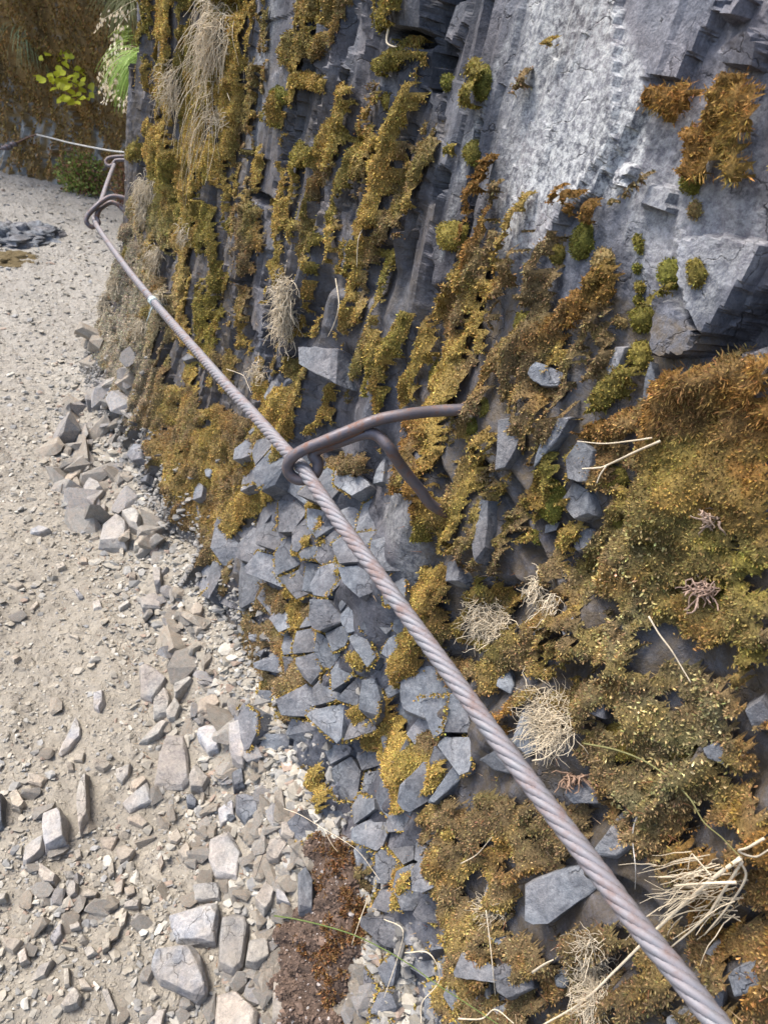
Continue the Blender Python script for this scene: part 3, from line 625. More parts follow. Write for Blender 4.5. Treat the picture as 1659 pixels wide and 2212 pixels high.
ragg = fbm(n3(SS * 40 , ZZ * 26, 90), 4) + .45 * fbm(n3(SS * 9, ZZ * 6, 190), 3) - .05
cov = cov * sstep(-.60, -.32, ragg + cov * .3 - .22) * sstep(.02, .10, ZZ - (.10 + .10 * fbm(n3(SS * 7, ZZ * 5, 95), 3)) * sstep(1.0, 1.5, SS))
dry = sstep(2.1, 2.9, SS) * sstep(1.05, .5, ZZ) * sstep(-.3, .15, fbm(n3(SS * 12, ZZ * 12, 94), 3) + .15)          # greyed moss at the corner foot
wgt = np.stack([mf[k] ** 2 for k in MC], -1); wgt /= (wgt.sum(-1, keepdims=True) + 1e-6)
mcol = wgt @ np.stack([MC[k] for k in MC])
lump = fbm(n3(SS * 26, ZZ * 17, 91), 3); lump2 = fbm(n3(SS * 75, ZZ * 60, 92), 3)
thick = cov ** .7 * (.013 + .016 * np.clip(.45 + lump, 0, 1.2) + .006 * lump2) * (1 + .5 * sstep(1.2, 3, SS))
hue = fbm(n3(SS * 9, ZZ * 7, 93), 3)
thick = thick + cov * .034 * np.clip(.15 + fbm(n3(SS * 12, ZZ * 9, 96), 3), 0, 1) * sstep(1.3, .8, SS)
pt_ = fbm(n3(SS * 14, ZZ * 10, 194), 3)[..., None]; pt2 = fbm(n3(SS * 11, ZZ * 8, 294), 3)[..., None]
mcol = mcol + sstep(.12, .35, pt_) * .5 * (MC['rust'] - mcol) + sstep(.16, .4, -pt_) * .3 * (MC['green'] - mcol) + sstep(.15, .4, pt2) * .5 * (MC['gold'] - mcol)
mcol = mcol * (1 + .45 * hue + .3 * lump)[..., None]
mcol = mcol * (1 - dry[..., None] * .75) + dry[..., None] * .75 * np.array([.46, .42, .33])
dDs = np.gradient(D0 , axis=1) / np.gradient(SS, axis=1)
DSm = DD.copy()
for _ in range(7):
    DSm[1:-1] = (DSm[:-2] + DSm[1:-1] + DSm[2:]) / 3
for _ in range(6):
    DSm[:, 1:-1] = (DSm[:, :-2] + DSm[:, 1:-1] + DSm[:, 2:]) / 3
DMs = np.minimum(DD - thick * .45, DSm - thick)
MP = W2(DMs + .006 * (cov < .15), SS, ZZ - thick * .25)
keep = (cov > .12).ravel()
fk = keep[Fg].all(1) & (SS.ravel()[Fg[:, 0]] < 4.3) & (ZZ.ravel()[Fg[:, 0]] < 3.2)
def compact(V, Fq, extra):
    idx = np.unique(Fq); rm = np.full(len(V), -1); rm[idx] = np.arange(len(idx))
    return V[idx], rm[Fq], [e[idx] for e in extra]
Vm, Fm, (Cm,) = compact(MP.reshape(-1, 3), Fg[fk], [mcol.reshape(-1, 3) * .55])
link('moss_carpet', mesh_np('moss_carpet', Vm, Fm, M_moss, True, np.clip(Cm, 0, 1)), kind='stuff', label='matted gold, olive and rust moss growing in strips down the dark cliff', cat='moss')
# shoots on the sheet
fq = Fg[fk]; A_ = MP.reshape(-1, 3)
pa, pb, pd = A_[fq[:, 0]], A_[fq[:, 1]], A_[fq[:, 3]]
nrm = np.cross(pb - pa, pd - pa); ar = np.linalg.norm(nrm, axis=1); nrm /= ar[:, None] + 1e-12
toc = CAM - pa; dist = np.linalg.norm(toc, axis=1)
flip = np.sum(nrm * (-Dv), 1) < 0; nrm[flip] *= -1
uu_, vv_, dz_ = project(pa)
vis = (uu_ > -60) & (uu_ < W_PX + 60) & (vv_ > -60) & (vv_ < H_PX + 60)
shoot = .0019 + .0009 * dist
wts = ar / shoot ** 2 * np.where(vis, 1, .12)
def blades(P, N, L, Wd, C, nb, spread, droop=0.0, rs=None):
    """nb triangular blades at each point"""
    n = len(P); rs = rs or np.random.RandomState(5)
    P = np.repeat(P, nb, 0); N = np.repeat(N, nb, 0); L = np.repeat(L, nb); Wd = np.repeat(Wd, nb); C = np.repeat(C, nb, 0)
    dr = N + rs.normal(size=P.shape) * spread; dr[:, 2] -= droop; dr /= np.linalg.norm(dr, axis=1)[:, None]
    sd = np.cross(dr, rs.normal(size=P.shape)); sd /= np.linalg.norm(sd, axis=1)[:, None] + 1e-9
    L = L * rs.uniform(.6, 1.3, len(L))
    a = P - sd * Wd[:, None] * .5; b = P + sd * Wd[:, None] * .5
    mdl = P + dr * L[:, None] * .6; 
    c = mdl - sd * Wd[:, None] * .75; d = mdl + sd * Wd[:, None] * .75; t = P + dr * L[:, None]
    V = np.stack([P, d, t, c], 1).reshape(-1, 3)
    i = np.arange(len(P))[:, None] * 4
    Fq = i + np.array([0, 1, 2, 3])
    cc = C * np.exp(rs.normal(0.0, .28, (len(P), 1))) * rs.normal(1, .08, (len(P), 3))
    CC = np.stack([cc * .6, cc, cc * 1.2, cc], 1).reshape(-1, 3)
    return V, Fq, np.clip(CC, 0, 1)
NSH = 430000
pick = rng.choice(len(fq), NSH, p=wts / wts.sum())
r1, r2 = rng.rand(NSH, 1), rng.rand(NSH, 1)
Ps = pa[pick] + (pb - pa)[pick] * r1 + (pd - pa)[pick] * r2
Cs = np.clip(mcol.reshape(-1, 3)[fq[pick, 0]], 0, 1); Ls = shoot[pick] * 2.0
lng = np.where(vis[pick], samp('long', uu_[pick], vv_[pick]), 0)
spk = np.where(vis[pick], samp('dark', uu_[pick], vv_[pick]), 0) * (rng.rand(NSH) < .16); Cs = Cs + (spk * .8)[:, None] * (np.array([.52, .43, .20]) - Cs)
Ls = Ls * (1 + 1.0 * lng) * (1 + .4 * spk); Wsh = shoot[pick] * .50 * (1 - .35 * lng) * (1 + .5 * spk)
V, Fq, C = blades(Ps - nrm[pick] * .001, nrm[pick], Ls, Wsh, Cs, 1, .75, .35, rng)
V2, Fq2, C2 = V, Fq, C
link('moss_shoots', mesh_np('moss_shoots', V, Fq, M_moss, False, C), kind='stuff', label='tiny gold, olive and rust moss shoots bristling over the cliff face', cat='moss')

# distinct moss cushions
def noise_blob(seed, nu=26, nv=14):
    """half dome, unit size, z up (outwards)"""
    th_ = np.linspace(0, 2 * np.pi, nu, endpoint=False); ph = np.linspace(0, np.pi / 2 * 1.15, nv)
    V = []; 
    for p in ph:
        rr = np.sin(min(p, np.pi / 2)) if p < np.pi / 2 else 1.0
        V.append(np.stack([np.cos(th_) * rr, np.sin(th_) * rr, np.full(nu, np.cos(p))], -1))
    V = np.array(V); V = V * (1 + .38 * fbm(V * 1.6 + seed * 7.7, 4))[..., None]
    V = V.reshape(-1, 3); F_ = []
    for i in range(nv - 1):
        for j in range(nu):
            F_.append([i * nu + j, i * nu + (j + 1) % nu, (i + 1) * nu + (j + 1) % nu, (i + 1) * nu + j])
    return V, np.array(F_)
cush = [
 (3, 535, 1470, 75, 140, 22, 'long olive moss cushion hanging below the rusty tuft on the grey slab'),
 (3, 365, 1560, 48, 70, 15, 'small bright green moss cushion just left of the long olive cushion'),
 (3, 645, 1610, 70, 90, 20, 'rounded olive moss cushion with brown ragged lower edge on grey slab'),
 (3, 1060, 1680, 85, 95, 25, 'plump olive moss cushion, left one of the touching pair on bare slab'),
 (3, 1218, 1680, 62, 92, 8, 'upright oval moss cushion, right one of the touching pair on bare slab'),
 (3, 890, 1955, 82, 95, 25, 'large dark olive moss cushion at the foot of the touching pair'),
 (3, 1195, 1110, 90, 72, -30, 'dark green moss cushion under the hanging rust moss at upper right'),
 (3, 1215, 1290, 42, 55, 35, 'small brown-green moss cushion in a crack below the dark green one'),
 (3, 865, 1500, 22, 60, -8, 'narrow upright moss cushion alone in the middle of grey slab'),
 (3, 857, 1655, 20, 26, 0, 'tiny round moss dot, uppermost of three in a vertical line'),
 (3, 872, 1770, 26, 36, 0, 'small oval moss dot, middle of three in a vertical line'),
 (3, 865, 1855, 22, 30, 0, 'small moss dot, lowest of three, touching the large olive cushion'),
 (3, 745, 1985, 42, 34, 20, 'small flat brownish moss cushion on pale slab beside a rocky notch'),
 (3, 640, 2070, 60, 62, 0, 'round grey-green moss cushion at lower edge of the brown moss'),
 (3, 165, 2000, 72, 85, 20, 'bright olive moss cushion beside the bare blue-grey streak of rock'),
 (2, 1560, 500, 45, 115, 20, 'tall olive moss cushion beside the white ridge line on dark column'),
 (2, 1360, 1450, 85, 95, 20, 'grey-green moss cushion low on the dark rock beside rusty strip'),
 (2, 1275, 460, 48, 58, 10, 'dull green moss cushion on dark column edge near the top'),
 (2, 1340, 510, 28, 50, 5, 'slim dull green moss cushion touching another near the column edge'),
 (2, 978, 620, 27, 58, 5, 'small upright green moss cushion between two moss strips'),
 (2, 1495, 940, 50, 75, 15, 'dark green moss cushion straddling the white ridge line'),
 (2, 300, 590, 55, 60, 15, 'leaf-shaped olive moss cushion on the bare dark column'),
 (5, 1290, 180, 48, 95, 10, 'green moss cushion on strip above the top leg of the iron bracket'),
 (5, 1565, 380, 45, 62, 12, 'green moss cushion to the right of the bracket leg tip'),
 (5, 1490, 500, 35, 55, 10, 'small green moss cushion just under the bracket leg tip'),
 (6, 700, 800, 120, 85, -12, 'wide green moss cushion behind the forked dead twig'),
 (6, 770, 1080, 62, 150, 24, 'long smooth grey-green moss cushion slanting down beside speckled moss'),
 (6, 320, 930, 90, 150, 12, 'big elongated olive moss cushion on blue-grey notch rock'),
 (6, 870, 60, 75, 95, 5, 'dark olive moss cushion on the slab just above the rusty mat'),
 (6, 235, 1170, 32, 50, 0, 'tiny green moss cushion hanging by a bare bluish patch'),
 (6, 1330, 1240, 90, 120, 15, 'broad olive moss cushion between speckled moss and brown hollow'),
 (8, 1040, 260, 110, 95, 10, 'broad yellow-green moss cushion right of the pale root tuft above cable'),
 (8, 1290, 280, 80, 130, 12, 'upright yellow-brown moss cushion near the right rock gap'),
 (8, 1100, 690, 62, 85, 0, 'rusty moss cushion under the white bent fibre on grey rock'),
 (6, 510, 660, 75, 50, 20, 'small olive moss cushion on blue-grey rock above the wide green one'),
]
cr = np.random.RandomState(12)
def frame_of(p, n, tilt_deg=0, upv=(0, 0, 1)):
    """matrix with z = n; x/y aligned with the picture's right/up at that spot"""
    n = n / np.linalg.norm(n)
    y = np.array(upv) - n * np.dot(upv, n); y /= np.linalg.norm(y); x = np.cross(y, n)
    a = math.radians(tilt_deg)
    x2 = x * math.cos(a) - y * math.sin(a) ; y2 = x * math.sin(a) + y * math.cos(a)
    return x2, y2, n
for i, (sh, x, y, rx, ry, rot, lab) in enumerate(cush):
    (px, py), = T(sh, [(x, y)]); k = KS[sh]
    h = hit(px, py, 'c')
    if h is None: continue
    p, n, t, _ = h
    # smooth outward normal
    n = -Dv * .93 + np.array([0, 0, .25]) ; n /= np.linalg.norm(n)
    vr = ray(px, py); depth = t / np.linalg.norm(vr)
    # size so that the projected ellipse fits
    def hp(a, b):
        d = ray(px + a, py + b); dn = np.dot(p - CAM, n) / np.dot(d, n); return CAM + d * dn
    ar_ = math.radians(rot)
    ax = hp(rx * k * math.cos(ar_), rx * k * math.sin(ar_)) - p; ay = hp(ry * k * math.sin(ar_), -ry * k * math.cos(ar_)) - p
    V, Fq = noise_blob(i)
    hgt = .22 * min(np.linalg.norm(ax), np.linalg.norm(ay)) + .008
    P = V[:, :1] * ax + V[:, 1:2] * ay + V[:, 2:] * n * hgt * 1.25 - n * .004
    base = [MC['green'], MC['olive'], (MC['green'] + MC['olive']) / 2][i % 3] * cr.uniform(.8, 1.1)
    if 'brown' in lab or 'rusty moss' in lab: base = MC['brown'] * 1.0 + MC['olive'] * .3
    if 'yellow' in lab: base = (MC['olive'] * .7 + MC['gold'] * .4)
    cc = base * (1 + .4 * fbm(V * 2 + i * 3, 3))[:, None]
    o = link('moss_cushion', mesh_np('moss_cushion', P, Fq, M_moss, True, np.clip(cc * .75, 0, 1)), label=lab, cat='moss cushion', group='moss cushions on the cliff', loc=p + n * 0)
    # fine shoots
    q = P[Fq]; c0 = q.mean(1); nn_ = np.cross(q[:, 1] - q[:, 0], q[:, 3] - q[:, 0]); aa = np.linalg.norm(nn_, axis=1); nn_ /= aa[:, None] + 1e-12
    sg_ = np.sign(np.sum(nn_ * (c0 - P.mean(0) + n * .001), 1)); nn_ *= sg_[:, None]
    m_ = int(min(5000, max(300, aa.sum() / (.0016 ** 2) * .45)))
    pk = cr.choice(len(Fq), m_, p=aa / aa.sum()); r1 = cr.rand(m_, 1); r2 = cr.rand(m_, 1)
    pt = q[pk, 0] + (q[pk, 1] - q[pk, 0]) * r1 + (q[pk, 3] - q[pk, 0]) * r2
    sz = .0016 + .0006 * depth
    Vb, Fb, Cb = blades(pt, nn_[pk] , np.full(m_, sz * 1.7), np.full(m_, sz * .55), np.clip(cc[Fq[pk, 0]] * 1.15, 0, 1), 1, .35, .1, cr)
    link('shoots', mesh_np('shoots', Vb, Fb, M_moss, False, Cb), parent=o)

# ------------------------------------------------------------------ stones
def hull_mesh(name, pts, mat, seed=0, bevel=0):
    import bmesh
    bm = bmesh.new()
    for p in pts: bm.verts.new(p)
    r = bmesh.ops.convex_hull(bm, input=bm.verts[:])
    dele = [g for g in r['geom_interior'] + r['geom_unused'] if isinstance(g, bmesh.types.BMVert) and g.is_valid]
    if dele: bmesh.ops.delete(bm, geom=list(set(dele)), context='VERTS')
    bmesh.ops.dissolve_limit(bm, angle_limit=math.radians(4), verts=bm.verts[:], edges=bm.edges[:])
    if bevel:
        bmesh.ops.bevel(bm, geom=bm.edges[:], offset=bevel, segments=1, affect='EDGES', clamp_overlap=True)
    bmesh.ops.triangulate(bm, faces=bm.faces[:])
    ext = max(max(v_.co[k] for v_ in bm.verts) - min(v_.co[k] for v_ in bm.verts) for k in range(3))
    lim = max(.010, ext * .14)
    for _ in range(3):
        es = [e_ for e_ in bm.edges if e_.calc_length() > lim]
        if not es or len(bm.faces) > 500: break
        bmesh.ops.subdivide_edges(bm, edges=es, cuts=1, use_grid_fill=True)
        bmesh.ops.triangulate(bm, faces=[f for f in bm.faces if len(f.verts) > 4])
    bmesh.ops.recalc_face_normals(bm, faces=bm.faces[:]); bm.normal_update()
    co = np.array([v_.co[:] for v_ in bm.verts]); no = np.array([v_.normal[:] for v_ in bm.verts]); sd_ = len(co) * 1.7
    nz = fbm(co * 38 + sd_, 3); st_ = np.round(fbm(co * 16 + sd_ + 5, 2) * 4) / 4
    co = co + no * ((.0016 + .010 * ext) * (nz * .8 + st_ * .9))[:, None]
    for v_, c_ in zip(bm.verts, co): v_.co = c_
    me = bpy.data.meshes.new(name); bm.to_mesh(me); bm.free(); me.materials.append(mat)
    return me
def poly_clip(P, a, b, c):
    """keep a*x+b*y<=c"""
    out = []
    for i in range(len(P)):
        p, q = P[i], P[(i + 1) % len(P)]; dp = a * p[0] + b * p[1] - c; dq = a * q[0] + b * q[1] - c
        if dp <= 0: out.append(p)
        if dp * dq < 0:
            t = dp / (dp - dq); out.append((p[0] + t * (q[0] - p[0]), p[1] + t * (q[1] - p[1])))
    return out
sr = np.random.RandomState(31)
def slab_from_outline(pts2, h, n, origin, ex, ey, mat, name, shrink=.8, tilt=None, cut=3, bury=.6):
    """pts2: outline in the (ex, ey) plane about origin; body from -bury*h to h along n; top chipped and tilted"""
    P = np.array(pts2); c = P.mean(0); Q = P - c; R_ = np.abs(Q).max()
    gx, gy = sr.uniform(-.35, .35, 2) * h / max(R_, 1e-4)
    if tilt is not None: gx, gy = tilt
    pts = []
    k = len(Q)
    for i in range(k):
        a, b = Q[i], Q[(i + 1) % k]
        for t in (0, .5 + sr.uniform(-.15, .15)):
            q = a * (1 - t) + b * t
            if t: q = q * sr.uniform(.98, 1.05)
            low = q * sr.uniform(.98, 1.06); pts.append((*low, -bury * h))
            pts.append((*(q * sr.uniform(.97, 1.0)), h * sr.uniform(.2, .6) + (gx * q[0] + gy * q[1]) * .8))
            tp = q * (shrink + sr.uniform(-.1, .08)); pts.append((*tp, h * sr.uniform(.85, 1.0) + gx * tp[0] + gy * tp[1]))
    W_ = [ex * p[0] + ey * p[1] + n * p[2] for p in pts]
    me = hull_mesh(name, W_, mat, bevel=min(.0012, h * .05))
    return me, origin + ex * c[0] + ey * c[1]
# -- loose and half-buried stones on the path: traced outlines
MT = {'b': M_blue, 'g': M_grey, 't': M_tan, 's': M_block, 'p': M_pave}
stones = [
 (7, [(720,245),(805,240),(815,330),(822,440),(790,480),(660,485),(700,400),(690,330)], 2.6, 'p', 'long pale dust-covered slab lying beside the gravel, middle of path edge'),
 (7, [(190,590),(265,565),(290,610),(285,700),(190,750),(185,650)], 5, 'b', 'thick blue-grey block with dark right side, far left of the path'),
 (7, [(105,720),(190,665),(190,745),(130,800),(100,810)], 2.2, 'p', 'dusty tan slab half buried against the thick blue-grey block'),
 (7, [(355,415),(380,405),(385,600),(345,670),(335,560),(340,470)], 4, 'g', 'narrow upright stone fin casting a dark edge on the path'),
 (7, [(170,790),(250,850),(240,890),(200,890),(170,850)], 2.6, 'g', 'wedge-shaped grey stone below the thick blue-grey block'),
 (7, [(530,540),(640,440),(660,530),(560,580)], 1.8, 'p', 'triangular pale stone pointing at the long dusty slab'),
 (7, [(430,690),(515,685),(485,750),(440,730)], 1.2, 't', 'flat tan five-sided stone in mid path'),
 (7, [(500,730),(545,715),(590,745),(560,790),(520,800)], 2, 't', 'chunky tan stone right of the flat five-sided one'),
 (7, [(765,745),(805,700),(825,730),(820,780),(790,790)], 1.6, 't', 'tan stone alone on smooth dust left of the tall slab'),
 (7, [(40,490),(75,475),(115,545),(90,575),(50,560)], 2.5, 't', 'angular tan rock near the left border above the thick block'),
 (7, [(125,405),(210,430),(180,470),(120,450)], 1.6, 't', 'broad tan stone above the angular rock at left'),
 (7, [(405,355),(450,348),(490,370),(450,398),(410,385)], 1.6, 't', 'pale oval stone with a flat top in upper gravel'),
 (7, [(320,325),(370,322),(360,362),(318,360)], 1.6, 't', 'small squarish tan stone right of the bluish sliver'),
 (7, [(405,60),(445,45),(455,100),(430,140),(405,125)], 2.2, 'b', 'leaning bluish stone with brown right flank'),
 (7, [(255,330),(330,170),(355,215),(350,250),(300,310),(270,335)], 2, 'b', 'long bluish sliver of stone bedded in pale dust'),
 (7, [(550,600),(600,585),(648,620),(620,642),(555,625)], 1.6, 't', 'smooth lens-shaped tan stone below the triangular pale one'),
 (7, [(725,680),(770,640),(790,690),(765,715),(735,710)], 1.6, 't', 'tan stone with pointed top near the pale slabs'),
 (7, [(745,1160),(830,1150),(870,1200),(900,1340),(850,1395),(690,1320),(655,1250),(670,1180)], 4.5, 'b', 'largest bluish slab, cracked across, by the bottom of the path'),
 (7, [(730,1020),(850,985),(940,970),(950,1030),(930,1140),(760,1145),(730,1080)], 3, 'b', 'flat bluish slab directly above the largest cracked slab'),
 (7, [(960,1030),(1050,1005),(1085,1050),(1050,1250),(1010,1285),(945,1260),(950,1150)], 4, 'p', 'tall dusty slab right of the largest cracked slab'),
 (7, [(905,690),(990,660),(1055,760),(1035,880),(930,860),(900,780)], 3, 'p', 'upright dusty slab with a ridge, above the flat bluish slabs'),
 (7, [(835,890),(950,870),(955,960),(840,970)], 2, 'p', 'low square dusty slab under the ridged upright slab'),
 (7, [(820,430),(850,375),(910,430),(880,485),(825,480)], 3.6, 'g', 'rough light grey chunk touching the long pale slab'),
 (7, [(860,95),(930,70),(955,115),(905,155),(855,140)], 2.6, 't', 'pale rounded stone with grey spots beside the moss'),
 (7, [(950,75),(1000,70),(1000,110),(960,115)], 1.8, 't', 'small pale stone leaning on the rounded spotted stone'),
 (7, [(665,100),(715,30),(745,90),(725,165),(665,175)], 4, 'g', 'tilted grey slab with sharp crest, left of two alike'),
 (7, [(720,150),(760,85),(785,120),(760,180),(730,190)], 3.4, 'g', 'tilted grey slab with sharp crest, right of two alike'),
 (7, [(600,280),(700,180),(735,185),(690,250),(640,280)], 2.8, 'g', 'low wedge of grey stone beneath the two tilted crested slabs'),
 (4, [(860,1980),(940,1980),(1040,2060),(980,2140),(940,2200),(870,2170)], 3.5, 'p', 'broad pale slab just above the tilted crested slabs'),
 (4, [(1100,1985),(1210,2060),(1120,2150),(1080,2200),(1075,2100)], 4, 'g', 'brown-grey pointed slab right of the broad pale slab'),
 (7, [(500,390),(570,370),(560,420),(530,455),(505,440)], 2.4, 'g', 'dark grey pyramid-shaped stone in the gravel'),
 (7, [(560,450),(625,420),(640,440),(590,490),(565,480)], 2.2, 't', 'tan stone tucked behind the triangular pale stone'),
 (7, [(1285,860),(1325,815),(1355,880),(1355,1020),(1290,1015)], 5, 's', 'upright dark grey block standing at the edge of brown soil'),
 (7, [(1100,960),(1150,870),(1190,900),(1180,970),(1140,1020)], 3, 'g', 'grey fin of stone left of the upright dark block'),
 (7, [(1190,900),(1230,925),(1260,985),(1195,960)], 2, 'b', 'thin bluish flake between grey fin and upright dark block'),
 (7, [(1145,760),(1165,700),(1225,690),(1255,720),(1205,795),(1160,790)], 3, 'g', 'pale grey stone with a flat facet beside a black twig'),
 (7, [(1215,630),(1270,625),(1285,670),(1270,705),(1215,680)], 3, 'g', 'dark stone with a buff cap by the pale grey faceted stone'),
 (7, [(1073,235),(1100,232),(1116,255),(1108,276),(1082,265)], 1.4, 't', 'smooth round pale pebble beside mossy ledge'),
 (7, [(1170,855),(1205,853),(1213,880),(1195,892),(1172,880)], 1.4, 't', 'smooth peach pebble above the grey fin'),
 (7, [(1115,650),(1150,645),(1160,680),(1140,700),(1115,690)], 1.6, 't', 'pinkish pebble left of the buff-capped stone'),
 (7, [(990,200),(1060,175),(1080,300),(1050,370),(1000,340),(985,260)], 4, 'b', 'tall leaning bluish slab against the mossy ledge'),
 (7, [(850,210),(930,195),(960,250),(945,310),(900,320),(855,250)], 3, 'b', 'bluish slab left of the tall leaning one'),
 (7, [(1000,400),(1050,390),(1060,470),(1010,475)], 3, 's', 'small dark cubic stone below the tall leaning slab'),
 (7, [(1020,500),(1115,510),(1120,590),(1060,630),(1020,570)], 2.5, 's', 'dark flat stone below the small cubic stone'),
 (7, [(940,560),(1010,530),(1020,600),(950,640)], 2, 'b', 'bluish flat stone left of the dark flat stone'),
 (7, [(805,515),(830,505),(857,525),(850,560),(810,558)], 2.6, 's', 'little dark blue cube of stone alone on the dust'),
 (7, [(980,590),(1010,580),(1022,605),(1000,628),(982,618)], 1.6, 's', 'little dark chip on the bluish flat stone'),
 (7, [(1075,1130),(1160,1115),(1170,1200),(1110,1250),(1060,1240)], 3.5, 'g', 'grey block with a rounded top next to tall dusty slab'),
 (7, [(930,1360),(1020,1340),(1060,1400),(1120,1440),(1100,1560),(930,1560)], 3, 'g', 'broken grey slab cut by the bottom of the picture'),
 (7, [(1180,1300),(1235,1290),(1240,1400),(1215,1493),(1175,1480)], 3, 'g', 'long grey slab at the foot of the brown soil'),
 (7, [(510,1040),(555,1005),(545,1060),(520,1090)], 1.8, 't', 'slim tan stone left of the smooth round grey one'),
 (7, [(490,900),(540,870),(530,930),(500,945)], 2, 't', 'egg-shaped tan stone, left of a touching trio'),
 (7, [(535,905),(585,895),(590,935),(550,955)], 2, 't', 'round tan stone, middle of a touching trio'),
 (7, [(535,970),(610,950),(600,990),(540,995)], 1.8, 'g', 'flat grey stone, lowest of a touching trio'),
 (7, [(575,1040),(600,1005),(628,1050),(600,1068)], 1.8, 'g', 'smooth rounded grey stone below the touching trio'),
 (7, [(280,920),(310,870),(340,890),(335,930),(300,960)], 2.2, 'g', 'oval grey stone standing on edge left of centre path'),
 (7, [(330,955),(370,905),(430,925),(420,945)], 1.6, 't', 'long flat tan stone right of the oval grey one'),
 (7, [(215,1120),(270,1060),(275,1110),(235,1160)], 2.2, 'b', 'pointed bluish stone in the lower left gravel'),
 (7, [(15,1130),(70,1120),(105,1135),(60,1190),(20,1170)], 2.4, 't', 'wide tan stone by the left border, lower path'),
 (7, [(80,1190),(115,1165),(130,1220),(90,1245)], 2, 'g', 'grey stone just below the wide tan one'),
 (7, [(260,1420),(325,1325),(355,1370),(340,1410),(280,1440)], 2.4, 'g', 'grey kite-shaped stone in the lowest gravel'),
 (7, [(275,1255),(303,1250),(305,1330),(280,1335)], 2, 't', 'cylinder-like tan stone above the kite-shaped one'),
 (7, [(340,1300),(370,1300),(400,1340),(350,1345)], 1.4, 't', 'small tan stone right of the cylinder-like one'),
 (7, [(440,1120),(480,1120),(480,1170),(445,1185)], 2, 't', 'squarish tan stone in lower middle gravel'),
 (7, [(440,1350),(470,1335),(510,1440),(480,1450),(460,1400)], 1.8, 'g', 'long thin grey stone low in the gravel, left of cracked slab'),
 (7, [(120,1325),(170,1240),(235,1215),(200,1290)], 1.6, 'g', 'rough pitted grey stone in the lower left gravel'),
 (7, [(640,1490),(680,1430),(718,1425),(700,1520),(660,1530)], 2, 'p', 'pale stone at bottom below the cracked slab'),
 (7, [(295,1050),(345,1045),(355,1080),(310,1095)], 1.8, 'g', 'flat grey stone above the pointed bluish one'),
 (7, [(-30,505),(20,510),(20,640),(-30,655)], 5, 's', 'brown-sided stone cut by the left border'),
 (7, [(-20,930),(35,925),(30,960),(-10,975)], 2, 'g', 'grey stone cut by the left border below the brown-sided one'),
 (7, [(275,840),(320,835),(330,865),(290,870)], 1.6, 'g', 'flat dark stone right of the wedge-shaped one'),
 (7, [(320,745),(350,735),(358,775),(330,790)], 2, 't', 'pebble-like tan stone right of the thick block'),
 (7, [(680,790),(700,765),(712,800),(695,830)], 1.6, 't', 'thin tan stone in centre gravel'),
 (7, [(465,830),(490,785),(497,850),(475,862)], 1.8, 't', 'wedge tan stone left of centre gravel patch'),
 (7, [(355,1160),(400,1155),(425,1190),(380,1215)], 1.8, 'g', 'grey stone with rounded corners in lower gravel'),
 (7, [(290,370),(320,365),(322,400),(295,408)], 1.6, 't', 'pale round tan stone under the squarish one'),
 (4, [(640,1130),(730,1065),(800,1110),(805,1170),(780,1240),(600,1230)], 6.5, 'p', 'big block with flat sunlit top and dark front at cliff foot'),
 (4, [(750,1030),(820,1010),(880,1060),(860,1140),(800,1110)], 5, 'g', 'grey boulder behind the big flat-topped block'),
 (4, [(825,1220),(860,1195),(885,1215),(880,1255),(830,1258)], 3, 't', 'cream five-sided stone right of the flat-topped block'),
 (4, [(520,960),(600,900),(660,900),(580,985)], 3, 'p', 'dusty ledge stone at cliff foot above the flat-topped block'),
 (4, [(505,880),(560,830),(620,860),(640,890),(530,950)], 4, 'p', 'dusty humped stone at the cliff foot, higher ledge'),
 (4, [(470,770),(530,740),(510,800),(430,860),(370,890),(400,820)], 4, 't', 'buff stone jutting from the cliff foot onto the path'),
 (4, [(430,880),(470,800),(505,860),(500,915)], 3, 't', 'rounded buff stone tucked right of the jutting one'),
 (4, [(1170,1640),(1210,1595),(1260,1620),(1250,1670),(1190,1680)], 3.5, 't', 'pale rounded stone at moss edge, upper of a pair'),
 (4, [(1190,1730),(1230,1695),(1285,1720),(1270,1760),(1210,1775)], 3.5, 't', 'pale rounded stone at moss edge, lower of a pair'),
 (4, [(1005,1770),(1050,1730),(1060,1780),(1030,1850),(1005,1840)], 3, 't', 'tan stone on edge beside a reddish chip'),
 (4, [(1165,1900),(1215,1830),(1270,1815),(1260,1850),(1190,1905)], 2.6, 't', 'long tan stone below the pale pair'),
 (4, [(860,1570),(960,1530),(1010,1560),(990,1620),(880,1620)], 2.5, 'p', 'broad dusty slab bedded in upper gravel'),
 (4, [(1100,1950),(1180,1910),(1190,1960),(1110,1980)], 2, 'b', 'bluish stone above the brown-grey pointed slab'),
 (4, [(1240,1940),(1300,1900),(1320,1930),(1260,1985)], 2.4, 't', 'pale stone at the moss edge below the long tan one'),
 (4, [(500,1310),(540,1310),(545,1345),(500,1350)], 1.6, 't', 'cream stone alone below the flat-topped block'),
 (4, [(345,1350),(400,1345),(410,1370),(360,1385)], 1.6, 't', 'cream stone left of a cluster of chips'),
 (4, [(800,1410),(845,1410),(840,1445),(800,1440)], 2, 't', 'smooth cream stone with flat front in upper gravel'),
 (4, [(725,1610),(800,1575),(810,1600),(740,1635)], 2, 'g', 'sloping grey stone left of the broad bedded slab'),
 (4, [(190,1140),(250,1120),(320,1140),(250,1165),(190,1165)], 2.5, 'b', 'whitish stone lying alone in the open dust'),
 (4, [(425,1780),(495,1800),(490,1818),(430,1795)], .9, 't', 'thin pinkish flake on the bare dust'),
 (4, [(270,500),(290,485),(305,505),(290,518)], 1.6, 't', 'small brown stone on the upper path'),
 (4, [(570,1580),(620,1570),(640,1630),(580,1640)], 2, 'g', 'grey stone with pink corner in the upper gravel'),
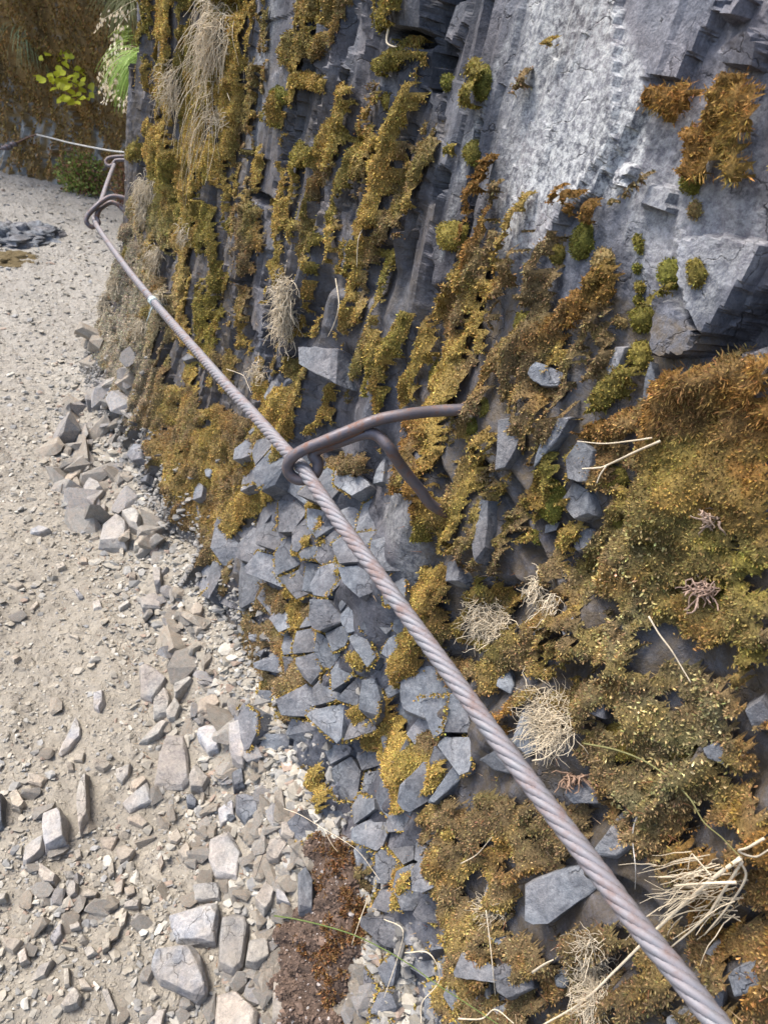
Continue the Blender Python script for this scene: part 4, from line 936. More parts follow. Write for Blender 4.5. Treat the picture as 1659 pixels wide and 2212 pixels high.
 (4, [(940,1370),(1000,1360),(1000,1490),(960,1490)], 4, 'b', 'upright bluish stone leaning on the cliff foot'),
 (4, [(735,1265),(770,1250),(765,1300),(740,1290)], 2, 't', 'small cream stone under the flat-topped block'),
 (4, [(445,1500),(480,1500),(520,1550),(490,1560)], 1.2, 'b', 'thin bluish-white flake with orange end'),
 (4, [(65,1930),(110,1915),(135,1925),(90,1955)], 1.6, 't', 'brown stone near the left border in upper path'),
 (4, [(50,1480),(100,1465),(155,1480),(110,1505)], 1.2, 't', 'flat pale flake near the left border'),
 (4, [(170,1520),(215,1515),(220,1535),(180,1540)], 1.2, 't', 'small pale flake right of the flat one at left'),
 (4, [(180,1630),(235,1580),(245,1600),(200,1640)], 1.2, 't', 'slanting tan flake in the open dust'),
]
stone_pts = []
for (shh, pl, hcm, mk, lab) in stones:
    pp = T(shh, pl); h = hcm / 100 * .8
    cx = sum(p[0] for p in pp) / len(pp); cy = sum(p[1] for p in pp) / len(pp)
    r = hit(cx, cy, 'cg')
    if r is None: continue
    p, n, t, w = r
    if w == 'c' : n = -Dv * .5 + np.array([0, 0, .85])
    else: n = np.array([0, 0, 1.0]) - Dv * .12 * (mk != 't')
    n = n / np.linalg.norm(n); o3 = p + n * h * .45
    ex = Dv - n * np.dot(Dv, n); ex /= np.linalg.norm(ex); ey = np.cross(n, ex)
    out = []
    for (a, b) in pp:
        d = ray(a, b); q = CAM + d * (np.dot(o3 - CAM, n) / np.dot(d, n)) - o3
        out.append((q @ ex, q @ ey))
    me, org = slab_from_outline(out, h, n, o3 - n * h * .45, ex, ey, MT[mk], 'stone')
    link('stone', me, label=lab, cat='stone', group='larger stones on the path', loc=org)
    stone_pts.append((org, lab, np.abs(np.array(out)).max()))

# -- jointed blocks in the cliff foot: stepped cells
def inpoly(x, y, P):
    c = False
    for (x0, y0), (x1, y1) in zip(P, P[1:] + P[:1]):
        if (y0 > y) != (y1 > y) and x < (x1 - x0) * (y - y0) / (y1 - y0) + x0: c = not c
    return c
zone = [(455,1190),(500,1090),(545,930),(640,950),(700,1020),(840,1020),(835,1150),(930,1330),(960,1420),(1040,1490),(1025,1570),(1060,1640),(960,1700),(925,1740),(935,1880),(1000,1960),(1060,2100),(1060,2290),(700,2290),(800,2120),(830,2000),(780,1850),(640,1830),(560,1740),(530,1600),(560,1460),(600,1400),(590,1340),(480,1290)]
seeds = []
seeds += T(5, [(160,1260),(400,1060),(800,870),(620,900),(170,660),(300,740),(180,780),(240,640),(460,870),(770,1050),(870,1040),(640,1270),(420,1300),(520,1240),(480,1190),(140,1470),(280,1560),(260,1390),(460,1440),(560,1450),(690,1540),(820,1430),(760,1640),(930,1700),(640,1700),(900,1780),(1080,1740),(540,1640),(290,1860),(430,1860),(530,1850),(640,1900),(300,1980),(420,1960),(850,1890),(1050,1860),(560,1970),(700,2000),(820,1960),(960,2010),(1180,2060),(300,2080),(440,2090),(600,2100)])
seeds += T(7, [(1200,80),(1330,90),(1240,170),(1200,300),(1290,330),(1320,260),(1460,200),(1450,290),(1500,430),(1340,430),(1220,470),(1290,530),(1430,590),(1600,80),(1560,60),(1560,200),(1620,330),(1620,450),(1600,560),(1500,640),(1620,640),(1400,400),(1330,640),(1590,820)])
seeds += T(8, [(290,410),(20,370),(20,520),(80,600),(150,560),(80,720),(180,700),(60,830),(200,830),(290,830),(40,960),(120,900),(220,1010),(280,990),(30,1090),(140,1120),(70,1200),(230,1120),(30,1250),(160,1210),(100,1310),(30,1420),(240,1400),(0,1180),(-60,1330),(-120,1420),(120,1480)])
br = np.random.RandomState(44)
seeds = [q for q in seeds if br.rand() > .06]; crack = []
tries = 0
while tries < 6000:
    tries += 1
    x = br.uniform(440, 1070); y = br.uniform(920, 2280)
    rr_ = (28 if len(seeds) % 3 == 0 else 48) + 0.012 * (y - 900)
    if all((x - a) ** 2 + (y - b) ** 2 > rr_ ** 2 for a, b in seeds): seeds.append((x, y))
# block axis: up and outwards, leaning a little towards the viewer
bn = np.array([0, 0, .60]) - Dv * .76 - Wv * .12; bn /= np.linalg.norm(bn)
bx = Wv - bn * np.dot(Wv, bn); bx /= np.linalg.norm(bx); by = np.cross(bn, bx)
SP = []
for (x, y) in seeds:
    r = hit(x, y, 'cg')
    if r is None: continue
    SP.append((r[0], (x, y), r[2]))
S2 = np.array([[p @ bx, p @ by] for p, _, _ in SP])
nblk = 0
for i, (p, (x, y), t) in enumerate(SP):
    if not inpoly(x, y, zone): continue
    c = S2[i]; R_ = .13
    Pg = [(c[0] + R_ * math.cos(a), c[1] + R_ * math.sin(a)) for a in np.linspace(0, 2 * math.pi, 12, endpoint=False)]
    dd = S2 - c; d2 = np.hypot(dd[:, 0], dd[:, 1]); gap = .0006 + .0016 * br.rand()
    for j in np.argsort(d2)[1:26]:
        if d2[j] < 1e-5 or d2[j] > 2 * R_: continue
        a, b = dd[j] / d2[j]
        an = br.normal(0, .07); a, b = a * math.cos(an) - b * math.sin(an), a * math.sin(an) + b * math.cos(an)
        Pg = poly_clip(Pg, a, b, a * c[0] + b * c[1] + d2[j] / 2 * br.uniform(.93, 1.0) - gap)
        if len(Pg) < 3: break
    if len(Pg) < 3: continue
    Q = np.array(Pg); cc = Q.mean(0); Q = Q - cc; rad = np.abs(Q).max()
    if rad < .006: continue
    top = br.choice([-.012, -.004, .002, .008, .015, .024]) + br.uniform(-.002, .002) + .10 * rad
    gx, gy = br.normal(0, .13, 2)
    if br.rand() < .22: gx += br.choice([-1, 1]) * .35
    pts = []
    for k in range(len(Q)):
        a_ = Q[k]; 
        pts.append((*(a_ * 1.03), -.06))
        e = a_ * br.uniform(.93, 1.0); pts.append((*e, top + gx * e[0] + gy * e[1]))
    if br.rand() < .55:           # a chipped or wedge-cut corner
        al = br.uniform(0, 6.28); dv_ = np.array([math.cos(al), math.sin(al)]); lim_ = rad * br.uniform(.1, .6); sl2 = br.uniform(.5, 1.4)
        pts = [(q[0], q[1], q[2] - (max(0, q[0] * dv_[0] + q[1] * dv_[1] - lim_) * sl2 if q[2] > -.05 else 0)) for q in pts]
    else:
        a_ = br.uniform(-.4, .4, 2) * rad; pts.append((*a_, top + .06 * rad + gx * a_[0] + gy * a_[1]))
    me = hull_mesh('rock_block', [bx * q[0] + by * q[1] + bn * q[2] for q in pts], M_block, bevel=.0004)
    org = bx * cc[0] + by * cc[1] + bn * (p @ bn)
    link('rock_block', me, parent=cliff, loc=org); nblk += 1
    for k in range(len(Q)):
        if br.rand() < .42:
            a_, b_ = Q[k], Q[(k + 1) % len(Q)]
            for t_ in np.arange(0, 1, .0022 / max(np.hypot(*(b_ - a_)), .003)):
                q = a_ * (1 - t_) + b_ * t_; q = q * 1.03 + br.normal(0, .0016, 2)
                crack.append(org + bx * q[0] + by * q[1] + bn * (top - .006 + br.normal(0, .003) + gx * q[0] + gy * q[1]))
crack = np.array(crack); crack = crack[fbm(crack * 14, 3) > -.12]
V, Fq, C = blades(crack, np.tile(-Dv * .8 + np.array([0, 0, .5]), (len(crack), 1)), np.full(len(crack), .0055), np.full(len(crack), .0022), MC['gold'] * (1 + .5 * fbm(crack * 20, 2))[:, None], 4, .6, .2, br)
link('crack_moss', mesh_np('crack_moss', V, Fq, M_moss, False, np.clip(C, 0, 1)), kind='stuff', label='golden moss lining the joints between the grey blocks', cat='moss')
# -- single blocks and facets standing out of the wall and moss (traced)
fr_ = np.random.RandomState(61)
for (shh, pl, hcm, tl) in facets:
    pp = T(shh, pl); h = hcm / 100 * .8
    cx = sum(p[0] for p in pp) / len(pp); cy = sum(p[1] for p in pp) / len(pp)
    r = hit(cx, cy, 'c')
    if r is None: continue
    p, n, t, w = r
    s_, D_, z_ = SDZ(p)
    up = .12 + .75 * float(sstep(1.15, .35, np.array(z_))) + (-tl[1]) * .35
    n = -Dv + np.array([0, 0, up]) + Wv * fr_.normal(0, .12) + Wv * (-.25 * tl[0] * 2)
    n /= np.linalg.norm(n); o3 = p + n * (h * .35 + .006)
    ex = Wv - n * np.dot(Wv, n); ex /= np.linalg.norm(ex); ey = np.cross(n, ex); out = []
    for (a, b) in pp:
        d = ray(a, b); q = CAM + d * (np.dot(o3 - CAM, n) / np.dot(d, n)) - o3
        out.append((q @ ex, q @ ey))
    out = np.array(out)
    if np.abs(out).max() > .45: continue
    me, org = slab_from_outline(out, h, n, o3 - n * h * .5, ex, ey, M_block, 'rock_block', shrink=.93, bury=2.5)
    link('rock_block', me, parent=cliff, loc=org)

# (small pieces)
# -- loose chips between
def unit_stone(k):
    r_ = np.random.RandomState(900 + k); n_ = r_.randint(9, 14)
    p = r_.normal(size=(n_, 3)); p /= np.linalg.norm(p, axis=1)[:, None]
    p = np.sign(p) * np.abs(p) ** .75 * .62
    p *= np.array([1, r_.uniform(.55, .95), r_.uniform(.28, .62)])
    return p
import bmesh
def hull_np(p):
    bm = bmesh.new()
    for q in p: bm.verts.new(q)
    r = bmesh.ops.convex_hull(bm, input=bm.verts[:])
    bmesh.ops.delete(bm, geom=[v_ for v_ in bm.verts if not v_.link_faces], context='VERTS')
    bm.verts.index_update(); V = np.array([v_.co[:] for v_ in bm.verts]); F_ = np.array([[v_.index for v_ in f.verts] for f in bm.faces if len(f.verts) == 3]); bm.free()
    return V, F_
US = [hull_np(unit_stone(k)) for k in range(24)]
UM = {mk: [mesh_np('small_stone', V, F_, MT[mk], False) for V, F_ in US] for mk in 'tgbs'}
gr = np.random.RandomState(71)
foot = [([(105,940),(180,840),(235,870),(350,1080),(340,1210),(210,1180),(135,1080)], 75), ([(340,1200),(480,1420),(560,1640),(500,1600),(430,1500),(300,1290)], 45), ([(190,860),(200,700),(250,640),(300,760),(300,900),(250,900)], 40)]
for pg, cnt in foot:
    xs = [p[0] for p in pg]; ys = [p[1] for p in pg]; made = 0
    while made < cnt:
        x = gr.uniform(min(xs), max(xs)); y = gr.uniform(min(ys), max(ys))
        if not inpoly(x, y, pg): continue
        made += 1; r = hit(x, y, 'cg')
        if r is None: continue
        o = bpy.data.objects.new('rock_chunk', UM[gr.choice(list('ttgbg'))][gr.randint(24)]); col.objects.link(o); o.parent = cliff
        sz = r[2] / F_PX * gr.choice([14, 20, 28, 42, 58]) * gr.uniform(.8, 1.2); o.location = r[0] + (np.array([0, 0, .1]) - Dv * .05) * sz
        o.scale = (sz * gr.uniform(.9, 1.5), sz, sz * gr.uniform(.9, 1.4)); o.rotation_euler = (gr.normal(0, .5), gr.normal(0, .5), gr.uniform(0, 6.28))
def gravel_density(D, s):
    e = D - base_at(s)                              # 0 at the cliff foot, negative outwards
    edge = sstep(-.30, -.02, e)
    low = sstep(1.25, .75, s)
    n_ = fbm(n3(D * 6, s * 6, 33), 3)
    return np.clip(.42 + .35 * sstep(1.4, 2.4, s) + .9 * edge * sstep(3.4, 2.2, s) + .6 * low * sstep(-.05, .3, n_) + .3 * n_, .04, 1.6)
N = 52000
gs = np.tan(gr.uniform(math.atan(-.4 / .5), math.atan(8.6 / 1.0), N * 3)) * 1.0; gd = np.where(gs > 3.2, gr.uniform(-.75, 1.3, N * 3), gr.uniform(-.75, .5, N * 3))
okk = (gd < base_at(gs) + .04) & (gr.rand(N * 3) < gravel_density(gd, gs) / 1.6)
gs, gd = gs[okk][:N], gd[okk][:N]
gz = Zpath(gd, gs); GP = W2(gd, gs, gz)
gu, gv, gdz = project(GP)
size = np.exp(gr.normal(math.log(.0052), .62, len(gs))) * (1 + .35 * sstep(1.3, .7, gs)) * (1 + .55 * sstep(-.35, -.05, gd - base_at(gs))) * (1 + .32 * np.clip(gs - 1.5, 0, 4))
size = np.clip(size, .002, .034)
inview = (gu > 0) & (gu < W_PX) & (gv > 0) & (gv < H_PX)
appar = np.where(inview, size / gdz, 0)
soilp = T(7, [(1350, 745), (1440, 705), (1560, 800), (1640, 950), (1600, 1100), (1520, 1250), (1450, 1520), (1240, 1520), (1250, 1250), (1235, 1100), (1300, 1030), (1360, 1000)])
taken = np.array([inpoly(a, b, soilp) for a, b in zip(gu, gv)]) & (gr.rand(len(gu)) < .62)
for org, lab, rad in stone_pts:
    taken |= (np.hypot(*(GP[:, :2] - org[:2]).T) < rad * .75)
cand = np.argsort(-appar)
def seen(c):
    d = GP[c] - CAM; L_ = np.linalg.norm(d); p_ = bv_c.ray_cast(Vector(CAM), Vector(d / L_), L_ - .02)
    return p_[0] is None
cand = [c for c in cand[:900] if not taken[c] and gd[c] < base_at(gs[c]) - .03 and seen(c)][:190]
names_near = [(o_, l_) for o_, l_, _ in stone_pts]
colw = {'t': 'tan', 'g': 'grey', 'b': 'bluish', 's': 'dark'}
lab_used = {}
def short(l):
    return ' '.join(l.replace(',', ' ').split()[:7])
for q, c in enumerate(cand):
    mk = gr.choice(list('ttttttgggb')); 
    me = UM[mk][gr.randint(24)]
    o = bpy.data.objects.new('small_stone', me); col.objects.link(o)
    sz = size[c] * 1.25; o.location = GP[c] + np.array([0, 0, sz * .18]); o.scale = (sz * gr.uniform(.85, 1.3), sz, sz * gr.uniform(.7, 1.1))
    o.rotation_euler = (gr.normal(0, .25), gr.normal(0, .25), gr.uniform(0, 6.28))
    dmin = min(names_near, key=lambda a: np.linalg.norm(a[0] - GP[c]))
    dv = GP[c] - dmin[0]; side = 'below' if dv @ Wv < -abs(dv @ Dv) else 'above' if dv @ Wv > abs(dv @ Dv) else 'right of' if dv @ Dv > 0 else 'left of'
    o['label'] = f'small {colw[mk]} stone {side} the {dmin[1].split(" with ")[0].split(",")[0]}'
    lab_used.setdefault(o['label'], []).append((np.linalg.norm(dmin[0] - GP[c]), o))
    o['category'] = 'stone'; o['group'] = 'small stones scattered on the path'
ORD = ['closest', 'second', 'third', 'fourth', 'fifth', 'sixth', 'seventh', 'eighth', 'ninth', 'tenth', 'eleventh', 'twelfth', 'thirteenth', 'fourteenth', 'fifteenth', 'sixteenth', 'seventeenth', 'eighteenth', 'nineteenth', 'twentieth']
for l_, ol in lab_used.items():
    if len(ol) < 2: continue
    ol.sort(key=lambda a: a[0])
    for q, (_, o) in enumerate(list(ol)):
        o['label'] = (ORD[q] if q < 20 else 'distant') + ' ' + l_
        if q >= 20: bpy.data.objects.remove(o); ol.remove((_, o))
for ol in lab_used.values():
    for _, o in ol[:20]:
        ws = o['label'].split(); o['label'] = ' '.join(ws[:16])
mask = np.ones(len(gs), bool); mask[cand] = False; mask &= ~taken
PC = np.array([[.36, .33, .275], [.30, .28, .24], [.27, .265, .25], [.44, .42, .37], [.28, .28, .275], [.30, .235, .19]])
def scatter(name, P, size, C, label, mat, tiltn=None, cat='gravel', kind='stuff', sink=.15):
    Vs, Fs, Cc = [], [], []; off = 0
    kk = gr.randint(0, 24, len(P))
    for k in range(24):
        ii = np.where(kk == k)[0]
        if not len(ii): continue
        V, F_ = US[k]
        a = gr.uniform(0, 6.28, len(ii)); ca_, sa_ = np.cos(a), np.sin(a); t1 = gr.normal(0, .3, len(ii))
        sc3 = size[ii, None] * gr.uniform(.8, 1.25, (len(ii), 3))
        v = V[None] * sc3[:, None]
        x = v[..., 0] * ca_[:, None] - v[..., 1] * sa_[:, None]; y = v[..., 0] * sa_[:, None] + v[..., 1] * ca_[:, None]; z = v[..., 2]
        y, z = y * np.cos(t1)[:, None] - z * np.sin(t1)[:, None], y * np.sin(t1)[:, None] + z * np.cos(t1)[:, None]
        v = np.stack([x, y, z + size[ii, None] * sink], -1) + P[ii][:, None]
        Vs.append(v.reshape(-1, 3)); Fs.append((F_[None] + np.arange(len(ii))[:, None, None] * len(V) + off).reshape(-1, 3)); off += len(ii) * len(V)
        Cc.append(np.repeat(C[ii], len(V), 0))
    return link(name, mesh_np(name, np.concatenate(Vs), np.concatenate(Fs), mat, False, np.concatenate(Cc)), kind=kind, label=label, cat=cat)
ci = gr.choice(6, mask.sum(), p=[.3, .22, .16, .18, .08, .06])
cg = PC[ci] * .86 * gr.uniform(.8, 1.2, (mask.sum(), 1))
scatter('gravel', GP[mask], size[mask], cg, 'pale chips and grit scattered over the dusty path', M_pebble)
# grit and small rubble lodged on the cliff foot
sel = (ZZ > .01) & (ZZ < .42) & (SS > -.3) & (SS < 3.6)
idx = np.where(sel.ravel())[0]; wts = sstep(.30, .03, ZZ).ravel()[idx] * (1 / (.3 + SS.ravel()[idx].clip(0))) ** -.6; wts = wts + .03
pk = gr.choice(idx, 8500, p=wts / wts.sum()); RP = CP.reshape(-1, 3)[pk]; rs_ = np.clip(np.exp(gr.normal(math.log(.009), .5, len(pk))), .003, .03)
ru, rv_, _ = project(RP); zone_in = np.array([inpoly(a, b, zone) for a, b in zip(ru, rv_)]); kp = ~zone_in | (gr.rand(len(pk)) < .6)
scatter('rubble', RP[kp] - Dv * .010, rs_[kp], (np.array([.175, .178, .18]) * gr.uniform(.7, 1.5, (kp.sum(), 1))) * np.array([1.05, 1.0, .93]), 'loose grey rubble lodged along the foot of the cliff', M_pebble, cat='rubble')

# soil mound
sx, sy = np.meshgrid(np.linspace(0, 1, 90), np.linspace(0, 1, 110))
soilp = T(7, [(1350, 745), (1440, 705), (1560, 800), (1640, 950), (1600, 1100), (1520, 1250), (1450, 1520), (1240, 1520), (1250, 1250), (1235, 1100), (1300, 1030), (1360, 1000)])
us = 520 + sx * 400; vs = 1740 + sy * 520
pts = []; msk = []
for a, b in zip(us.ravel(), vs.ravel()):
    r = hit(a, b, 'cg'); pts.append(r[0]); wv = fbm(np.array([[a / 60, b / 60, 2.2], [a / 60, b / 60, 8.2]]), 5) * 125; msk.append(1.0 if inpoly(a + wv[0], b + wv[1], soilp) else 0.0)
pts = np.array(pts).reshape(110, 90, 3); msk = np.array(msk).reshape(110, 90)
msk = msk * np.minimum(1, 12 * np.minimum(np.minimum(sx, 1 - sx), np.minimum(sy + .0, 1 - sy + .1)))
msk = msk * sstep(-.75, -.35, fbm(pts * 28 + 9, 3) + msk * .1)
for _ in range(9): msk[1:-1, 1:-1] = (msk[1:-1, 1:-1] + msk[:-2, 1:-1] + msk[2:, 1:-1] + msk[1:-1, :-2] + msk[1:-1, 2:]) / 5
for _ in range(6): pts[1:-1, 1:-1] = (pts[1:-1, 1:-1] + pts[:-2, 1:-1] + pts[2:, 1:-1] + pts[1:-1, :-2] + pts[1:-1, 2:]) / 5
nn2 = fbm(pts * 30, 4); n4 = fbm(pts * 110, 3)
pts2 = pts + (np.array([0, 0, .75]) - Dv * .6) * (msk ** .6 * (.040 + .024 * nn2 + .007 * n4) - .010)[..., None]
sf = grid_faces(110, 90); sf = sf[(msk.ravel()[sf] > .03).all(1)]
sc_ = np.array([.085, .060, .047]) * (1 + .22 * n4 + .2 * nn2)[..., None]
link('soil', mesh_np('soil', pts2.reshape(-1, 3), sf, M_dirt, True, np.clip(sc_, .02, 1).reshape(-1, 3)), kind='structure')

s8 = np.random.RandomState(18); fl = np.argwhere(msk > .12); fl = fl[s8.randint(0, len(fl), 5000)]
scatter('soil_crumbs', pts2[fl[:, 0], fl[:, 1]] + s8.normal(0, .0012, (len(fl), 3)), np.exp(s8.normal(math.log(.0032), .5, len(fl))), np.array([.10, .070, .054]) * s8.uniform(.5, 1.7, (len(fl), 1)) + (s8.rand(len(fl), 1) < .05) * .22, 'dark crumbly earth and grit of the soil patch', M_pebble, cat='soil', sink=.0)
si = np.random.RandomState(8); fl = np.argwhere((msk > .25) & (si.rand(*msk.shape) < .35 + .65 * sstep(.45, .75, sx) * 1.0)); fl = fl[si.randint(0, len(fl), 5200)]
fl = fl[(fbm(pts[fl[:, 0], fl[:, 1]] * 22 + 3, 3) + .9 * (sx[fl[:, 0], fl[:, 1]] - .5)) > .08]
V, Fq, C = blades(pts2[fl[:, 0], fl[:, 1]] + si.normal(0, .0015, (len(fl), 3)), np.tile(-Dv * .4 + np.array([0, 0, .9]), (len(fl), 1)), np.full(len(fl), .009), np.full(len(fl), .0018), np.tile(np.array([.24, .13, .055]), (len(fl), 1)), 3, .7, 0, si)
link('dead_moss', mesh_np('dead_moss', V, Fq, M_moss, False, C), kind='stuff', label='reddish dead moss on the patch of dark brown soil', cat='moss')

# ------------------------------------------------------------------ metal
def metal_mat(name, c1, c2, c3, rough, sc1=60, metallic=.6):
    m, nt, b = mat_new(name); v = coords(nt, False)
    n1 = noise(nt, v, sc1, 6, .65); n2 = noise(nt, v, 400, 3, .6)
    c = ramp(nt, n1, [(.35, c1), (.52, c2), (.68, c3)]).outputs[0]
    nt.links.new(c, b.inputs['Base Color']); b.inputs['Metallic'].default_value = metallic
    rr = ramp(nt, n1, [(.4, (rough,) * 3), (.7, (min(1, rough + .3),) * 3)]).outputs[0]
    nt.links.new(rr, b.inputs['Roughness'])
    bump(nt, b, mathn(nt, 'ADD', n1, n2), .25, .001)
    return m
M_iron = metal_mat('weathered_iron', (.10, .095, .115), (.14, .12, .125), (.19, .10, .07), .5, 70, .45)
M_iron2 = metal_mat('rusty_iron', (.09, .06, .055), (.14, .08, .06), (.20, .10, .06), .5, 60, .5)
M_steel = metal_mat('cable_steel', (.19, .195, .215), (.225, .21, .225), (.21, .15, .135), .6, 40, .35)
M_steel2 = metal_mat('pale_cable', (.42, .43, .42), (.5, .5, .48), (.38, .35, .3), .5, 30, .3)
def catmull(P, n):
    P = np.array(P, float); P = np.vstack([2 * P[0] - P[1], P, 2 * P[-1] - P[-2]]); out = []
    for i in range(1, len(P) - 2):
        t = np.linspace(0, 1, n, endpoint=False)[:, None]
        a, b, c, d = P[i - 1], P[i], P[i + 1], P[i + 2]
        out.append(.5 * ((2 * b) + (-a + c) * t + (2 * a - 5 * b + 4 * c - d) * t ** 2 + (-a + 3 * b - 3 * c + d) * t ** 3))
    out.append(P[-2][None]); return np.vstack(out)
def resample(P, step):
    d = np.r_[0, np.cumsum(np.linalg.norm(np.diff(P, axis=0), axis=1))]; n = max(3, int(d[-1] / step)); t = np.linspace(0, d[-1], n)
    return np.stack([np.interp(t, d, P[:, i]) for i in range(3)], -1), t
def frames(P):
    Tn = np.gradient(P, axis=0); Tn /= np.linalg.norm(Tn, axis=1)[:, None]
    a = np.zeros_like(P); v = np.cross(Tn[0], [0, 0, 1.0]); 
    if np.linalg.norm(v) < .1: v = np.cross(Tn[0], [1.0, 0, 0])
    v /= np.linalg.norm(v)
    for i in range(len(P)):
        v = v - Tn[i] * np.dot(v, Tn[i]); v /= np.linalg.norm(v); a[i] = v
    return Tn, a, np.cross(Tn, a)
def tube(P, r, k=8, cap=True, col_=None):
    P = np.asarray(P, float); Tn, a, b = frames(P); r = np.broadcast_to(r, len(P))
    th_ = np.linspace(0, 2 * np.pi, k, endpoint=False)
    V = P[:, None] + r[:, None, None] * (np.cos(th_)[None, :, None] * a[:, None] + np.sin(th_)[None, :, None] * b[:, None])
    n = len(P); V = V.reshape(-1, 3); i = np.arange(n * k).reshape(n, k); j = np.roll(i, -1, 1)
    F_ = np.stack([i[:-1], j[:-1], j[1:], i[1:]], -1).reshape(-1, 4)
    if cap:
        V = np.vstack([V, P[0], P[-1]]); c0, c1 = len(V) - 2, len(V) - 1
        F_ = np.vstack([F_, np.stack([j[0], i[0], np.full(k, c0), np.full(k, c0)], -1), np.stack([i[-1], j[-1], np.full(k, c1), np.full(k, c1)], -1)])
    return V, F_
def join(L):
    V = []; F_ = []; o = 0
    for v, f in L: V.append(v); F_.append(f + o); o += len(v)
    return np.vstack(V), np.vstack(F_)
def mesh_tubes(name, L, mat, colr=None, smooth=True):
    V, F_ = join(L)
    # quads with a doubled corner become triangles
    me = bpy.data.meshes.new(name)
    fs = [tuple(f[:3]) if f[2] == f[3] else tuple(f) for f in F_.tolist()]
    me.from_pydata([tuple(x) for x in V.tolist()], [], fs)
    me.polygons.foreach_set('use_smooth', np.full(len(fs), bool(smooth)))
    if colr is not None:
        a = me.color_attributes.new('col', 'FLOAT_COLOR', 'POINT'); c4 = np.ones((len(V), 4), np.float32); c4[:, :3] = colr; a.data.foreach_set('color', c4.ravel())
    me.materials.append(mat); return me
def empty(name, loc, label, cat, group=None):
    return link(name, None, label=label, cat=cat, group=group, loc=loc)
def child(name, me, parent):
    """mesh given in world coordinates, parented to an unrotated empty"""
    o = link(name, me, parent=parent); o.location = -Vector(parent.location); return o

# main cable
def strand_cable(ctrl, dia, lay, nst, near_k=8, step=.0026):
    P = catmull(ctrl, 14); P, t = resample(P, step); Tn, a, b = frames(P)
    rs = dia * .5 * .43; rc = dia * .5 - rs; L = []
    for k in range(nst):
        ph = 2 * np.pi * k / nst - 2 * np.pi * t / lay
        Q = P + rc * (np.cos(ph)[:, None] * a + np.sin(ph)[:, None] * b)
        L.append((Q, rs))
    return P, L
c1 = [(1680,2385), (1620,2305), (1544,2206),(1469,2110),(1379,2000),(1279,1867),(1179,1736),(1069,1590),(980,1466),(883,1334),(813,1236),(736,1131),(673,1040),(655,1012),(613,968),(550,897),(488,830),(413,744),(332,651),(262,563),(206,480)]
tot_a = math.dist((1544, 2206), (655, 1012)); tot_b = math.dist((655, 1012), (206, 480))
P3 = []
for (x, y) in c1:
    if y >= 1012: inv = 1 / 1.04 + (1 / .56 - 1 / 1.04) * math.dist((x, y), (655, 1012)) / tot_a
    else: inv = 1 / 1.04 + (1 / 3.0 - 1 / 1.04) * math.dist((x, y), (655, 1012)) / tot_b
    P3.append(at(x, y, 1 / inv))
P3 += [at(212, 462, 3.06), at(221, 430, 3.3), at(236, 385, 3.75), at(249, 352, 4.15)]
P3 = np.array(P3)
Pc, strands = strand_cable(P3, .0222, .100, 6)
cable = empty('steel_cable', P3[13], 'thick twisted steel handrail cable running diagonally through the iron brackets', 'cable')
dcam = None
for Q, r_ in strands:
    V, F_ = tube(Q, r_, 16); nq = len(Q); ti = np.arange(nq) * .0026; th_ = np.linspace(0, 2 * np.pi, 16, endpoint=False)
    md = 1 + .085 * np.cos(8 * th_[None] * 1.0 + 2 * np.pi * ti[:, None] / .011)
    Vr = V[:nq * 16].reshape(nq, 16, 3); Vr = Q[:, None] + (Vr - Q[:, None]) * md[..., None]; V[:nq * 16] = Vr.reshape(-1, 3)
    child('strand', mesh_tubes('strand', [(V, F_)], M_steel), cable)
child('core', mesh_tubes('core', [tube(Pc, .0064, 6)], M_steel), cable)
# frayed pale tape
M_tape = vcol_mat('pale_tape', .8, .2, 90, .15, 0)
tr = np.random.RandomState(5); L = []; cc = at(332, 655, 1)
i0 = np.argmin(np.linalg.norm(np.stack(project(Pc)[:2], -1) - np.array([332, 652]), axis=1))
tw = Pc[i0 - 6:i0 + 7]; V, F_ = tube(catmull(tw, 2), .0135, 12); V = V + fbm(V * 150, 2)[:, None] * .003 * np.sign(V - V.mean(0)); L.append((V, F_))
for k in range(22):
    p0 = tw[tr.randint(len(tw))]; d = tr.normal(size=3) * .012; d[2] -= .014
    L.append(tube(catmull([p0, p0 + d * .6 + tr.normal(size=3) * .003, p0 + d * 1.4], 3), .0014, 4))
Vn = sum(len(l[0]) for l in L)
child('tape', mesh_tubes('tape', L, M_tape, np.full((Vn, 3), 1) * np.array([.48, .56, .56])), cable)

# iron brackets
def bracket(pts, r, label, plate=None, seg=8):
    """pts: list of (u, v, depth or 'w')"""
    Q = []
    for (x, y, d) in pts:
        if d == 'w':
            hh = hit(x, y, 'c'); Q.append(hh[0] + (hh[0] - np.array(Q[-1] if Q else hh[0])) * 0)
        else: Q.append(at(x, y, d))
    Q = np.array(Q)
    # run the ends on into the rock
    Q = np.vstack([Q[0] + (Q[0] - Q[1]) / np.linalg.norm(Q[0] - Q[1]) * .05 + Dv * .05, Q, Q[-1] + (Q[-1] - Q[-2]) / np.linalg.norm(Q[-1] - Q[-2]) * .06 + Dv * .045])
    P = catmull(Q, seg); P, _ = resample(P, r * .5)
    e = empty('iron_bracket', Q[len(Q) // 2], label, 'bracket', 'iron cable brackets on the cliff')
    V, F_ = tube(P, r * (1 + .04 * fbm(P * 40, 2)), 14)
    child('rod', mesh_tubes('rod', [(V, F_)], M_iron), e)
    if plate:
        A = catmull([at(*q) for q in plate], 6); V, F_ = tube(A, r * .55, 8); child('weld_bead', mesh_tubes('weld_bead', [(V, F_)], M_iron2), e)
    return e
w1 = hit(1005, 885, 'c'); w2 = hit(940, 1098, 'c')
dep = lambda h_, x, y: h_[2] / np.linalg.norm(ray(x, y))
